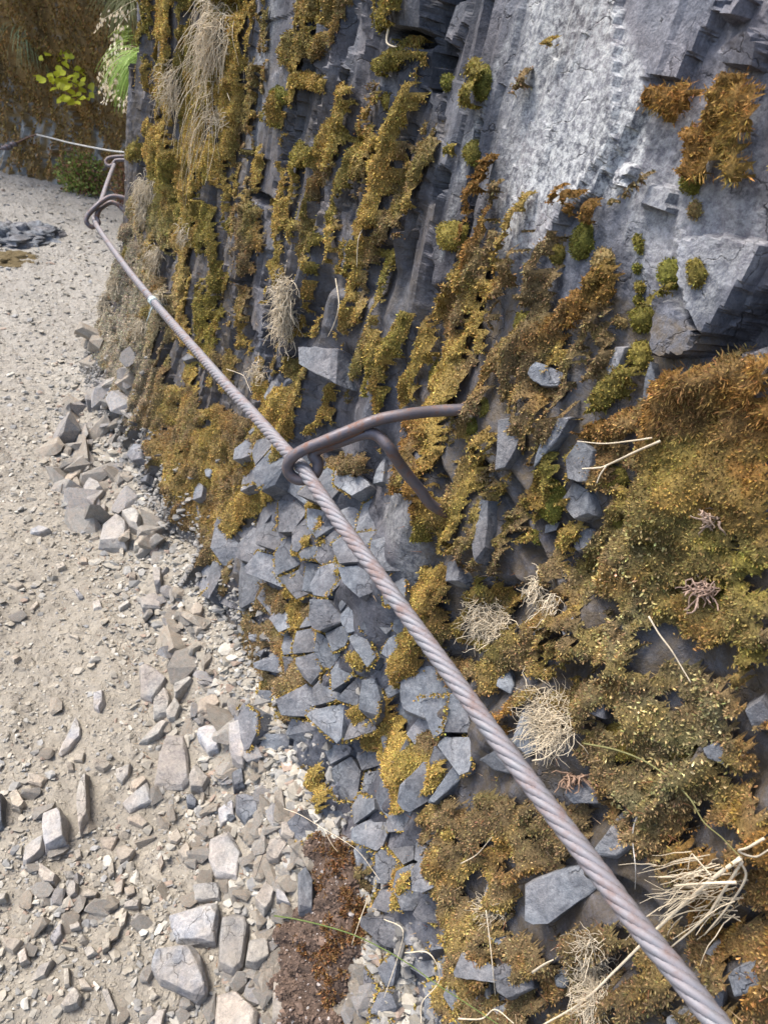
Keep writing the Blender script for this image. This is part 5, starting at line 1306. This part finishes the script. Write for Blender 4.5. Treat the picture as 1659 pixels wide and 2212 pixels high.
dA, dB = dep(w1, 1005, 885) - .03, dep(w2, 940, 1098) - .03
B1 = [(1008, 884, max(dA, .8)), (940, 888, 1.01 * .5 + dA * .5), (870, 896, 1.0), (812, 908, 1.0), (750, 932, 1.005), (700, 953, 1.01), (655, 972, 1.02), (628, 992, 1.03), (622, 1015, 1.04), (636, 1033, 1.045), (660, 1036, 1.045), (682, 1022, 1.04), (687, 1000, 1.035), (676, 982, 1.03),
      (690, 970, 1.03), (725, 958, 1.022), (765, 943, 1.015), (795, 936, 1.012), (818, 943, 1.01), (842, 970, 1.01), (870, 1012, 1.01 * .6 + dB * .4), (905, 1055, 1.01 * .3 + dB * .7), (940, 1096, dB)]
bracket(B1, .0092, 'large iron eye bracket nearest the viewer, cable threading its loop', plate=[(672, 972, 1.018), (700, 962, 1.01), (740, 947, 1.008), (785, 928, 1.004)])
def s1(l, d): return [(x * .35, y * .35, dd) for (x, y), dd in zip(l, d)]
B2p = [(880,1262),(840,1245),(780,1225),(700,1212),(640,1238),(590,1280),(548,1325),(535,1362),(555,1395),(590,1398),(612,1375),(600,1345),(608,1305),(650,1266),(700,1250),(750,1280),(790,1330),(822,1395)]
B2d = [3.02,3.02,3.01,3.0,2.99,2.98,2.98,2.98,2.99,3.0,3.0,3.0,3.0,3.02,3.03,3.03,3.03,3.02]
bracket(s1(B2p, B2d), .0105, 'middle iron eye bracket at the bend where the cable turns uphill')
B3p = [(900,985),(860,972),(790,966),(710,968),(670,978),(655,1000),(668,1022),(690,1022),(705,1005),(720,990),(770,988),(810,995),(850,1035)]
bracket(s1(B3p, [4.1] * 4 + [4.1] * 9), .0105, 'small far iron bracket above the bush, farthest of the three')
# the distant run of cable
fc = [(905,947,4.6),(700,932,5.0),(450,885,5.5),(330,855,5.8),(230,830,6.0)]
Pq = catmull([at(x * .35, y * .35, d) for x, y, d in fc], 10)
link('far_cable', mesh_tubes('far_cable', [tube(Pq - Pq[0], .0065, 6)], M_steel2), label='thin pale cable strung across the foot of the mossy far wall', cat='cable', loc=Pq[0])
fc = [(230,830,6.0),(170,850,6.05),(100,885,6.1),(40,912,6.1),(-60,935,6.1)]
Pq = catmull([at(x * .35, y * .35, d) for x, y, d in fc], 10)
e = empty('dark_cable', Pq[0], 'dark sagging cable end leaving the picture at left below far wall', 'cable')
child('wire', mesh_tubes('wire', [tube(Pq, .007, 6)], M_iron2), e)
for (x, y) in ((88, 890), (55, 905), (35, 913)):
    q = at(x * .35, y * .35, 6.1); child('clamp', mesh_tubes('clamp', [tube([q + Wv * .0 - cam_r * .03, q - cam_r * .01, q + cam_r * .03], .02, 8)], M_iron), e)

# ------------------------------------------------------------------ the far wall round the corner
qd = np.array([-.68, .73]); q0 = np.array([.78, 7.75])
Q1 = np.linspace(-2.6, 6.0, 330); Zf = np.concatenate([np.linspace(-.3, 2.3, 230), np.linspace(2.3, 7, 24)[1:]])
QQ, ZF = np.meshgrid(Q1, Zf)
fnv = np.array([-.73, -.68])                       # towards the viewer
def far_disp(q, z):
    c = .035 * fbm(n3(q * 26, z * 9, 73), 3) + .10 * fbm(n3(q * 1.2, z * 1.0, 70), 4) + .10 * fbm(n3(q * 6, z * 1.6, 71), 4)
    b1, b2, h, ox, oy = cells(q * 9, z * 3.5, .95, 31); c = c + (_g[h, 0] * ox + _g[h, 1] * oy) * .07 + _g[h, 2] * .03
    b1, b2, h, ox, oy = cells(q * 22, z * 10, .95, 41); c = c + _g[h, 2] * .018
    prof = np.interp(z, [-.3, 0, .25, .5, .9, 1.4, 2.0, 3, 7], [.25, .15, .02, -.05, -.02, .16, .42, .65, .9])
    return c + prof
fd = far_disp(QQ, ZF)
FD = q0[0] + QQ * qd[0] + fnv[0] * fd; FS = q0[1] + QQ * qd[1] + fnv[1] * fd
FP = W2(FD, FS, ZF)
rockk = sstep(.05, .2, .7 * fbm(n3(QQ * 5, ZF * 3, 74), 4) + .8 * fbm(n3(QQ * 22, ZF * 9, 79), 3) + .25 * sstep(.8, .3, ZF) - .2)
hue = fbm(n3(QQ * 3, ZF * 2, 75), 3)
fcol = (np.array([.20, .14, .065]) * (1 + hue[..., None] * .8) * (1 - rockk[..., None]) + np.array([.22, .225, .22]) * rockk[..., None] * (1 + 1.1 * fbm(n3(QQ * 26, ZF * 12, 78), 4))[..., None])
far = link('far_wall', mesh_np('far_wall', FP.reshape(-1, 3), grid_faces(*QQ.shape), M_moss, False, np.clip(fcol, .01, 1).reshape(-1, 3)), kind='structure')
# hanging moss tassels on it
fr = np.random.RandomState(81); nT = 26000
qi = fr.uniform(-2.0, 3.4, nT); zi = fr.uniform(.05, 2.1, nT)
keepm = fbm(n3(qi * 5, zi * 3, 74), 4) + .25 * sstep(.8, .3, zi) - .2 < .12
qi, zi = qi[keepm], zi[keepm]; dd_ = far_disp(qi, zi)
TP = W2(q0[0] + qi * qd[0] + fnv[0] * (dd_ + .012), q0[1] + qi * qd[1] + fnv[1] * (dd_ + .012), zi)
N_ = np.tile(fnv[0] * Dv + fnv[1] * Wv, (len(TP), 1))
hh = fbm(n3(qi * 3, zi * 2, 75), 3)[:, None]
tc_ = np.clip(np.array([.32, .21, .075]) * (1 + .7 * hh), 0, 1)
V, Fq, C = blades(TP, N_, np.full(len(TP), .032), np.full(len(TP), .010), tc_, 3, .35, 1.3, fr)
link('far_moss', mesh_np('far_moss', V, Fq, M_moss, False, C), kind='stuff', label='brown and rust moss hanging over the shaded far wall', cat='moss')

# ------------------------------------------------------------------ dry and green plants
pr = np.random.RandomState(91)
STR = np.array([.71, .62, .47]); 
def fibres(name, P0s, dirs, L, r, colr, label, cat, group=None, wig=.35, droop=.6, seg=5, k=3, part='fibre', mat=None):
    """one tuft: root mass of thin curling fibres"""
    c = np.mean(P0s, 0); T_ = []; C_ = []
    for p, d, l in zip(P0s, dirs, L):
        d = d / np.linalg.norm(d); Q = [p]; st = l / seg
        for i in range(seg):
            d = d + pr.normal(size=3) * wig; d[2] -= droop / seg; d /= np.linalg.norm(d); Q.append(Q[-1] + d * st)
        Q = np.array(Q) - c; rr = np.linspace(r, r * .4, len(Q)); v, f = tube(Q, rr, k, cap=False); T_.append((v, f))
        C_.append(np.tile(colr * pr.uniform(.65, 1.25) , (len(v), 1)))
    return link(name, mesh_tubes(name, T_, mat or M_straw, np.clip(np.vstack(C_), 0, 1)), label=label, cat=cat, group=group, loc=c)
def tuft(u_, v_, rx, ry, n, label, length=.035, r=.0007, colr=STR, droop=1.0, wig=.6, group='pale dry root tufts on the cliff', name='root_tuft', cat='root tuft', out=.012, which='c'):
    P0 = []; Ds = []; Ls_ = []
    while len(P0) < n:
        a = pr.normal(size=2) * .5
        if np.hypot(*a) > 1: continue
        h = hit(u_ + a[0] * rx, v_ + a[1] * ry, which)
        if h is None: n -= 1; continue
        P0.append(h[0] - Dv * (out + pr.rand() * .012)); Ds.append(-Dv * .7 + pr.normal(size=3) * .6); Ls_.append(length * pr.uniform(.5, 1.4))
    if not P0: return None
    return fibres(name, P0, Ds, Ls_, r, colr, label, cat, group, wig=wig, droop=droop)
tuft(634, 665, 24, 80, 420, 'long pale root tuft hanging on dark rock above the cable middle', .05, .0010, droop=2.0)
tuft(1080, 1330, 46, 50, 420, 'pale curly root tuft lying just right of the cable', .04, .0008)
tuft(1212, 1545, 56, 72, 420, 'largest whitish root tuft beside the cable, under the moss', .04, .0007)
tuft(1300, 2095, 34, 110, 560, 'tall whitish root tuft between cable and bottom edge', .03, .0006)
tuft(1080, 1950, 34, 28, 160, 'small flat straw-coloured tuft left of the cable near the bottom', .022, .0006)
tuft(575, 800, 18, 24, 120, 'little pale tuft on a ledge above the upper cable run', .035, .0009)
tuft(1183, 1262, 16, 26, 90, 'small cream tuft in brown moss above the curly root tuft', .03, .0009, droop=2.0)
tuft(1218, 1300, 6, 28, 40, 'thin whitish wisp hanging right of small cream tuft', .04, .0008, droop=3.0)
tuft(540, 1430, 12, 12, 50, 'tiny straw knot in moss left of jointed blocks', .02, .0008)
tuft(1545, 1265, 30, 20, 40, 'pinkish withered leaf knot in the brown hollow at right', .025, .0016, np.array([.42, .30, .24]))
tuft(1560, 1115, 28, 10, 30, 'row of dry pinkish buds under the olive moss', .018, .0018, np.array([.48, .36, .28]))
tuft(1262, 1668, 24, 10, 26, 'curled brown dead leaves caught under the whitish tuft', .03, .0022, np.array([.36, .24, .17]))
tuft(487, 60, 34, 90, 420, 'big straw beard hanging from the top of the near corner', .10, .0012, droop=3.0, wig=.3)
tuft(470, 170, 12, 120, 60, 'long thin straw strands trailing below the big beard', .22, .0010, droop=3.5, wig=.16)
tuft(388, 185, 22, 60, 170, 'wispy straw tuft on the golden corner moss', .07, .0011, droop=2.2, wig=.4)
tuft(493, 255, 18, 22, 110, 'small bleached tuft below the big straw beard', .04, .0011)
lab_c = ['uppermost grey straw clump on the corner edge', 'second grey straw clump on the corner edge, beside the bracket', 'straw clump just below the middle bracket leg', 'rounded grey clump where corner meets the path', 'lower rounded grey clump at the corner foot', 'straw clump left of the cable on corner moss', 'slim straw clump in rusty corner moss', 'grey clump halfway between corner and cable tape', 'straw clump hanging above the cable tape', 'dull clump under the cable tape', 'low grey clump beside pale path rubble', 'small pale clump over the dusty boulders']
for (x, y, rx, ry), lb in zip([(316,408,14,26),(340,410,12,26),(322,455,14,24),(235,578,14,24),(232,650,16,26),(345,555,16,28),(358,640,8,16),(262,615,16,20),(415,500,12,24),(318,700,14,18),(260,735,16,16),(280,800,14,14)], lab_c):
    tuft(x, y, rx, ry, 220, lb, .045, .0017, STR * .85, 2.2, .35, 'grey dry clumps on the corner', 'dry_clump', 'dry clump')
def stem(pts, r, colr, label, name='straw', cat='straw', which='w', group=None, lift=.012, taper=.5):
    Q = []
    for x, y, *d in pts:
        if d: Q.append(at(x, y, d[0]))
        else:
            h = hit(x, y, 'cg'); Q.append(h[0] - Dv * lift + np.array([0, 0, lift]))
    P = catmull(Q, 8); rr = np.linspace(r, r * taper, len(P)); v, f = tube(P - P[0], rr, 5)
    return link(name, mesh_tubes(name, [(v, f)], M_straw, np.tile(colr, (len(v), 1))), label=label, cat=cat, group=group, loc=P[0])
def stems(sheet, pts): return T(sheet, pts)
# forked twig, stalks, blades
tw = empty('forked_twig', hit(*T(6, [(980, 590)])[0], 'c')[0] - Dv * .03, 'forked bleached twig lying across blue-grey rock and green cushion', 'twig')
for nm, pl, r_ in (('branch', [(990, 590), (850, 650), (660, 740), (600, 755), (510, 760)], .0016), ('branch', [(660, 740), (620, 800), (600, 850)], .0012), ('branch', [(940, 570), (800, 590), (640, 605), (480, 590)], .0011)):
    Q = [at(x, y, (hit(x, y, 'c')[2] / np.linalg.norm(ray(x, y))) * .955) for x, y in T(6, pl)]
    P = catmull(Q, 6); v, f = tube(P, np.linspace(r_, r_ * .6, len(P)), 5); child(nm, mesh_tubes(nm, [(v, f)], M_straw, np.tile(STR * .95, (len(v), 1))), tw)
def stemd(sheet, pl, r, colr, label, frac=.95, name='straw', cat='straw', group=None):
    Q = []
    for i, (x, y) in enumerate(T(sheet, pl)):
        h = hit(x, y, 'cg'); fr2 = frac if np.isscalar(frac) else np.interp(i, range(len(frac)), frac)
        Q.append(CAM + (h[0] - CAM) * fr2)
    P = catmull(Q, 8); v, f = tube(P - P[0], np.linspace(r, r * .5, len(P)), 5)
    return link(name, mesh_tubes(name, [(v, f)], M_straw, np.tile(colr, (len(v), 1))), label=label, cat=cat, group=group, loc=P[0])
GRN = np.array([.14, .19, .06])
stemd(6, [(920, 1670), (985, 1780), (1060, 1880), (1120, 1980), (1180, 2080)], .0011, STR, 'straight pale straw leaning over dark speckled moss', .95)
stemd(8, [(1540, 775), (1400, 880), (1180, 1080), (1000, 1260), (850, 1400), (680, 1500)], .0021, STR * 1.1, 'longest pale straw, passing behind the cable to the bottom edge', .93)
stemd(8, [(1545, 790), (1450, 940), (1380, 1040), (1240, 1160)], .0017, STR, 'shorter straw parallel to the longest one', .93)
stemd(8, [(1530, 780), (1560, 860), (1480, 990), (1380, 1110)], .0015, STR * .9, 'bent straw dropping from the dry grass clump', .93)
stemd(8, [(1520, 880), (1380, 885), (1250, 895)], .0017, STR * 1.1, 'flat yellowish blade sticking left from the dry grass clump', .92)
stemd(8, [(1185, 858), (1250, 855), (1310, 840), (1420, 870)], .0010, STR, 'thin straw above the flat yellowish blade', .92)
stemd(8, [(1410, 850), (1350, 780), (1325, 760), (1310, 830)], .0008, STR, 'fine kinked straw over the dry grass clump', .92)
stemd(8, [(1640, 690), (1570, 730), (1530, 745), (1600, 770), (1660, 740)], .0014, STR * .9, 'looped straw at the root of the dry grass clump', .93)
stemd(8, [(1150, 595), (1110, 585), (1082, 620), (1073, 700), (1085, 820), (1083, 910)], .0010, np.array([.6, .58, .55]), 'white fibre hooked over the rusty cushion', .95)
stemd(8, [(860, 280), (1000, 308), (1130, 360), (1240, 440), (1320, 520), (1380, 620), (1460, 690), (1540, 775)], .0012, np.array([.22, .21, .09]), 'olive grass stem arching from whitish tuft to dry clump', .93, 'wild_grass', 'grass')
stemd(7, [(1185, 1025), (1280, 1040), (1400, 1068), (1520, 1105), (1640, 1160), (1760, 1230), (1900, 1330), (2010, 1400), (2160, 1500)], .0014, GRN, 'green grass stem with a golden tip over the brown soil', .92, 'wild_grass', 'grass')
stemd(7, [(1228, 562), (1300, 590), (1400, 650), (1500, 710), (1560, 760), (1640, 870)], .0007, STR * 1.1, 'hair-thin pale straw curving over jointed blocks', .95)
stemd(7, [(1400, 650), (1430, 710), (1460, 750)], .0006, STR, 'short branch of the hair-thin straw', .95)
stemd(7, [(1585, 965), (1560, 1030), (1520, 1150)], .0012, STR * .8, 'grey straw standing in the brown soil', .93)
stemd(7, [(1160, 715), (1135, 770), (1105, 860)], .0011, np.array([.05, .045, .045]), 'thin black twig left of the faceted stone', .97, 'twig', 'twig')
stemd(4, [(1400, 145), (1460, 165), (1505, 187), (1530, 240), (1552, 292)], .0011, STR, 'kinked pale twig above the upper cable run', .96)
stemd(8, [(0, 1040), (80, 1085), (60, 1200), (0, 1380)], .0010, STR, 'bent straw low over dark blocks', .95)
stemd(8, [(90, 1185), (195, 1188), (240, 1300), (165, 1400), (160, 1490)], .0012, STR * 1.05, 'zigzag straw low over dark blocks near bottom', .95)
stemd(8, [(320, 1470), (420, 1470), (480, 1430), (560, 1490)], .0014, STR, 'thick pale straw along the bottom edge', .95)
stemd(8, [(640, 1270), (690, 1235), (730, 1215)], .0018, STR * .9, 'short bleached root right of the dark block', .95)
stemd(8, [(440, 1000), (455, 1120), (470, 1260), (480, 1370)], .0010, STR * .9, 'straight straw hanging from flat straw-coloured tuft', .95)
stemd(8, [(560, 280), (600, 200), (660, 135)], .0008, np.array([.55, .55, .5]), 'pale fibre on the dark facet left of the whitish tuft', .96)
stemd(8, [(330, 800), (400, 760), (465, 685)], .0009, STR, 'thin straw in brown moss left of the cable', .95)
stemd(8, [(640, 355), (690, 345), (740, 310)], .0012, STR * 1.1, 'short curved straw under the whitish tuft', .95)
stemd(2, [(860, 1250), (830, 1380), (790, 1480), (780, 1650)], .0013, STR, 'pale root running down the gold strip', .975)
stemd(2, [(975, 180), (965, 260), (1000, 285), (1025, 288)], .0020, STR * 1.1, 'hooked pale root in the upper olive moss', .97)
stemd(2, [(650, 1720), (670, 1880), (640, 2000), (600, 2080)], .0012, STR * .9, 'grey root trailing by the upper wall blocks', .97)
stemd(2, [(275, 1575), (290, 1640)], .0035, np.array([.42, .28, .2]), 'short pinkish stub on dark column', .985)
stemd(1, [(1345, 320), (1370, 450), (1400, 560), (1420, 620)], .0016, STR, 'hanging straw left of the bare bluish column', .97)
stemd(1, [(1290, 300), (1300, 500), (1320, 700), (1350, 780)], .0014, STR * .9, 'second hanging straw left of the bluish column', .97)

# dry grass clump lower right
P0 = []; Ds = []; Ls_ = []
c0 = hit(*T(8, [(1500, 850)])[0], 'c')[0] - Dv * .02
for k in range(90):
    a = pr.normal(size=3) * .018; P0.append(c0 + a); Ds.append(-Dv * .45 + np.array([0, 0, -.75]) + Wv * .35 + pr.normal(size=3) * .24); Ls_.append(pr.uniform(.03, .085))
fibres('dry_grass_clump', P0, Ds, Ls_, .0008, STR * .95, 'dry grass clump with long straws at lower right of the cliff', 'grass clump', wig=.18, droop=.8)

# leaves
def leaf_shape(n=5):
    t = np.linspace(0, 1, n); w = np.sin(t ** .8 * np.pi) * .36
    L_ = np.stack([t, -w, .08 * np.sin(t * 3)], -1); R_ = np.stack([t, w, .08 * np.sin(t * 3)], -1); M_ = np.stack([t, 0 * t, .0 * t - .04], -1)
    V = np.vstack([L_, M_, R_]); i = np.arange(n - 1)
    F_ = np.vstack([np.stack([i, i + 1, i + 1 + n, i + n], -1), np.stack([i + n, i + n + 1, i + 1 + 2 * n, i + 2 * n], -1)])
    return V, F_
LV, LF = leaf_shape()
def leaves_np(P, Dr, Nn, size, C, wide=1.0):
    Dr = Dr / np.linalg.norm(Dr, axis=1)[:, None]; S = np.cross(Nn, Dr); S /= np.linalg.norm(S, axis=1)[:, None] + 1e-9; U = np.cross(Dr, S)
    V = P[:, None] + size[:, None, None] * (LV[None, :, :1] * Dr[:, None] + wide * LV[None, :, 1:2] * S[:, None] + LV[None, :, 2:] * U[:, None])
    F_ = LF[None] + (np.arange(len(P)) * len(LV))[:, None, None]
    return V.reshape(-1, 3), F_.reshape(-1, 4), np.repeat(C, len(LV), 0)
# yellow-green sapling
lpos = [(262,220),(252,280),(243,348),(310,330),(322,355),(360,340),(355,400),(392,362),(405,372),(350,445),(335,440),(240,470),(262,470),(290,487),(370,480),(372,505),(410,440),(430,320),(463,318),(440,350),(450,460),(470,470),(425,495),(442,500),(487,500),(510,480),(530,470),(500,565),(545,600),(520,610),(460,612),(425,595),(380,610),(372,540),(358,540),(470,575),(490,590),(400,605),(440,530),(505,420),(415,520),(548,520)]
lpos = lpos + [(x_ + pr.normal() * 22, y_ + pr.normal() * 22) for x_, y_ in lpos if pr.rand() < .6]
sap = empty('sapling', at(200, 235, 5.9), 'yellow-green leafy sapling spray against the shaded mossy wall', 'sapling')
LP = np.array([at(x * .35, y * .35, 5.9 + pr.uniform(-.15, .15)) for x, y in lpos])
for (p, (x, y)) in zip(LP, lpos):
    dr = np.array([pr.normal() * .5, -.3, -.35 + pr.normal() * .3]) + cam_r * pr.uniform(-1, .6); nn_ = -Fv + pr.normal(size=3) * .45 + np.array([0, 0, .5])
    cL = np.array([.62, .62, .05]) * pr.uniform(.75, 1.2) * (1 if x < 520 else .7)
    V, F_, C = leaves_np(p[None], dr[None], nn_[None], np.array([pr.uniform(.055, .085)]), cL[None], 1.15)
    child('leaf', mesh_np('leaf', V, F_, M_leaf, True, C), sap)
L = []
for br_ in ([(560,640),(540,560),(470,470),(400,370),(330,340),(250,345)], [(560,640),(520,600),(440,600),(380,608)], [(540,560),(430,500),(370,500),(290,480),(240,470)], [(400,370),(300,290),(262,225)], [(470,470),(450,400),(440,320)]):
    P = catmull([at(x * .35, y * .35, 5.95) for x, y in br_], 6); L.append(tube(P, np.linspace(.006, .002, len(P)), 5))
n_ = sum(len(l[0]) for l in L); child('stem', mesh_tubes('stem', L, M_straw, np.tile(np.array([.10, .06, .04]), (n_, 1))), sap)
# bush at the foot of the far wall
def bush(cx, cy, depth, rx, ry, n, label, cols, size=.03, nst=26):
    c = at(cx, cy, depth); e = empty('bush', c - np.array([0, 0, ry]), label, 'bush')
    a = pr.normal(size=(n, 3)); a /= np.linalg.norm(a, axis=1)[:, None]; a *= (pr.rand(n, 1) ** .4); a *= np.array([rx, rx * .8, ry])
    P = c + a * (1 + .3 * fbm(a * 9, 2))[:, None]; C = np.array(cols)[pr.randint(0, len(cols), n)] * pr.uniform(.6, 1.3, (n, 1))
    V, F_, CC = leaves_np(P, a + pr.normal(size=(n, 3)) * .15, pr.normal(size=(n, 3)) + np.array([0, -.3, .8]), pr.uniform(.6, 1.3, n) * size, C)
    child('foliage', mesh_np('foliage', V, F_, M_leaf, True, CC), e).data
    L = []
    for k in range(nst):
        t = pr.normal(size=3) * np.array([rx, rx * .7, 0]) * .5; t[2] = ry * pr.uniform(.2, 1.2)
        b0 = c - np.array([0, 0, ry]) + pr.normal(size=3) * .03; P = catmull([b0, b0 * .5 + (c + t) * .5 + pr.normal(size=3) * .04, c + t], 5); L.append(tube(P, np.linspace(.004, .0015, len(P)), 4))
    n_ = sum(len(l[0]) for l in L); child('stem', mesh_tubes('stem', L, M_straw, np.tile(np.array([.22, .10, .07]), (n_, 1))), e)
bush(185, 388, 6.3, .27, .24, 2200, 'loose green bush with reddish stems at the far wall foot', [(.26, .34, .08), (.18, .26, .06), (.36, .36, .12), (.32, .17, .10)], .028)
bush(100, 414, 6.5, .24, .06, 600, 'low bright green weeds left of the loose bush', [(.20, .36, .08), (.14, .26, .06)], .024, 8)
bush(270, 400, 5.6, .13, .16, 500, 'straggly brown and green weeds behind the middle bracket', [(.14, .15, .05), (.24, .17, .09), (.28, .16, .08)], .024)
bush(30, 380, 6.9, .30, .06, 500, 'dry brown weeds along the base of the far wall', [(.22, .15, .07), (.14, .11, .05)], .022, 10)
# arching grass with seed heads at the corner
def grass(cx, cy, depth, n, label, L0, L1, colr, dirv, wid=.0022, seg=7, spread=.5, droop=1.6, seed=False, name='grass_tuft'):
    c = at(cx, cy, depth); Vs = []; Fs = []; Cs_ = []; off = 0
    e = empty(name, c, label, 'grass')
    for k in range(n):
        d = np.array(dirv, float) + pr.normal(size=3) * spread; d /= np.linalg.norm(d); l = pr.uniform(L0, L1); P = [np.zeros(3) + pr.normal(size=3) * .015]
        for i in range(seg): d = d.copy(); d[2] -= droop / seg; d /= np.linalg.norm(d); P.append(P[-1] + d * l / seg)
        P = np.array(P) + c; s = np.cross(d, Fv); s /= np.linalg.norm(s); w = np.linspace(wid, wid * .2, len(P))[:, None]
        V = np.stack([P - s * w, P + s * w], 1).reshape(-1, 3); i = np.arange(seg) * 2; F_ = np.stack([i, i + 1, i + 3, i + 2], -1) + off; off += len(V)
        Vs.append(V); Fs.append(F_); Cs_.append(np.tile(np.array(colr) * pr.uniform(.7, 1.3), (len(V), 1)))
    child('blades', mesh_np('blades', np.vstack(Vs), np.vstack(Fs), M_leaf, True, np.clip(np.vstack(Cs_), 0, 1)), e)
    return e
g1 = grass(322, 130, 3.45, 260, 'green arching grass tuft with pale seed heads hanging at the corner', .15, .34, (.30, .44, .10), -Dv * .8 + np.array([0, 0, .3]) - Wv * .1, .0026, spread=.3, droop=2.4)
heads = [([(322,130),(300,105),(262,100),(228,122)], 6), ([(322,130),(290,110),(250,130),(218,160)], 7), ([(322,130),(280,135),(250,165),(232,215)], 8), ([(322,130),(270,120),(235,150),(225,190)], 6), ([(330,0),(290,2),(258,20),(218,45)], 6), ([(322,130),(290,160),(275,200),(270,228)], 5), ([(322,30),(290,20),(262,50),(248,90)], 5)]
for pl, nh in heads:
    P = catmull([at(x, y, 3.4) for x, y in pl], 6); v, f = tube(P, .0009, 4)
    st = child('seed_stem', mesh_tubes('seed_stem', [(v, f)], M_straw, np.tile(STR * .9, (len(v), 1))), g1)
    m_ = nh * 5; base_ = P[-(len(P) // 2):][pr.randint(0, len(P) // 2, m_)] + pr.normal(size=(m_, 3)) * .014; base_[:, 2] -= .01
    V, F_, C = leaves_np(base_, np.tile([0, 0, -1.0], (m_, 1)) + pr.normal(size=(m_, 3)) * .4 - cam_r * .3, pr.normal(size=(m_, 3)), pr.uniform(.014, .026, m_), np.tile(STR * 1.15, (m_, 1)), .8)
    o = link('seed_head', mesh_np('seed_head', V, F_, M_straw, True, C), parent=st)
grass(58, 72, 6.0, 200, 'pale blue-green grass tuft drooping high on the far wall', .22, .42, (.30, .38, .20), -Dv * .2 + cam_r * .5 + np.array([0, 0, .5]), .003, spread=.4, droop=3.2)
grass(20, 85, 6.3, 26, 'straw-tipped grass at the upper left edge of the far wall', .08, .2, (.42, .38, .24), cam_r * .3 + np.array([0, 0, .5]), .004, spread=.5, droop=2.0)
grass(278, 66, 4.6, 40, 'small bright fern-like frond beside the dark overhang', .08, .16, (.22, .28, .04), -cam_r * .6 + np.array([0, 0, -.3]), .005, spread=.3, droop=1.0)
grass(285, 2, 4.6, 140, 'dark drooping grass hanging from the overhang top', .2, .4, (.17, .18, .07), -cam_r * .3 + np.array([0, 0, .2]), .003, spread=.4, droop=2.6)

# dark outcrop on the outer side of the far path
for (x, y, rx, h_, lab) in [(20, 512, .24, .11, 'low dark outcrop at left border of the far path'), (78, 505, .20, .08, 'low dark outcrop touching the border one, on the far path'), (20, 560, .18, .05, 'flat mossy stone in front of the dark outcrops')]:
    r = hit(x, y, 'g'); 
    if r is None: continue
    p = r[0]; V, F_ = noise_blob(x + 3, 40, 20); V = V.copy(); V *= (1 + .4 * fbm(V * 3 + x, 4) )[:, None]
    V = V[:, :1] * Dv * rx + V[:, 1:2] * Wv * rx * 1.3 + V[:, 2:] * np.array([0, 0, h_]); 
    me = mesh_np('outcrop', V, F_, M_block if 'mossy' not in lab else M_moss, False, np.tile(np.array([.13, .10, .05]), (len(V), 1)))
    link('outcrop', me, label=lab, cat='rock', loc=p - np.array([0, 0, .02]))

# fallen needles
nn_ = 1500; a_ = pr.uniform(-.1, 2.6, nn_); b_ = base_at(a_) + pr.uniform(-.28, .12, nn_)
P = W2(b_, a_, Zpath(b_, a_) + .004); keepn = b_ < base_at(a_) + .02
ii = pr.choice(np.where((ZZ.ravel() < .9) & (SS.ravel() > 0) & (SS.ravel() < 2.6) & (ZZ.ravel() > .03))[0], 900)
P = np.vstack([P[keepn], A_[ii] - Dv * .006])
dr = pr.normal(size=P.shape) * np.array([1, 1, .35]); L_ = pr.uniform(.008, .022, len(P))
Cn = np.array([[.30, .13, .06], [.42, .30, .18], [.22, .10, .05]])[pr.randint(0, 3, len(P))]
dr /= np.linalg.norm(dr, axis=1)[:, None]; sd = np.cross(dr, np.array([0, 0, 1.0])); sd /= np.linalg.norm(sd, axis=1)[:, None] + 1e-9
up_ = np.cross(sd, dr) * .0007; sd = sd * .0007
a3 = [P - sd, P + sd, P + up_, P + dr * L_[:, None]]
V = np.stack(a3, 1).reshape(-1, 3); i = np.arange(len(P))[:, None] * 4
Fn = np.concatenate([i + np.array(t_) for t_ in ([0, 1, 3], [1, 2, 3], [2, 0, 3], [0, 2, 1])], 0)
link('fallen_needles', mesh_np('fallen_needles', V, Fn, M_straw, False, np.repeat(Cn, 4, 0)), kind='stuff', label='dry reddish needles fallen over gravel and moss', cat='needles')
print('blocks', nblk, 'tris', sum(len(o.data.polygons) for o in bpy.data.objects if o.type == 'MESH'))
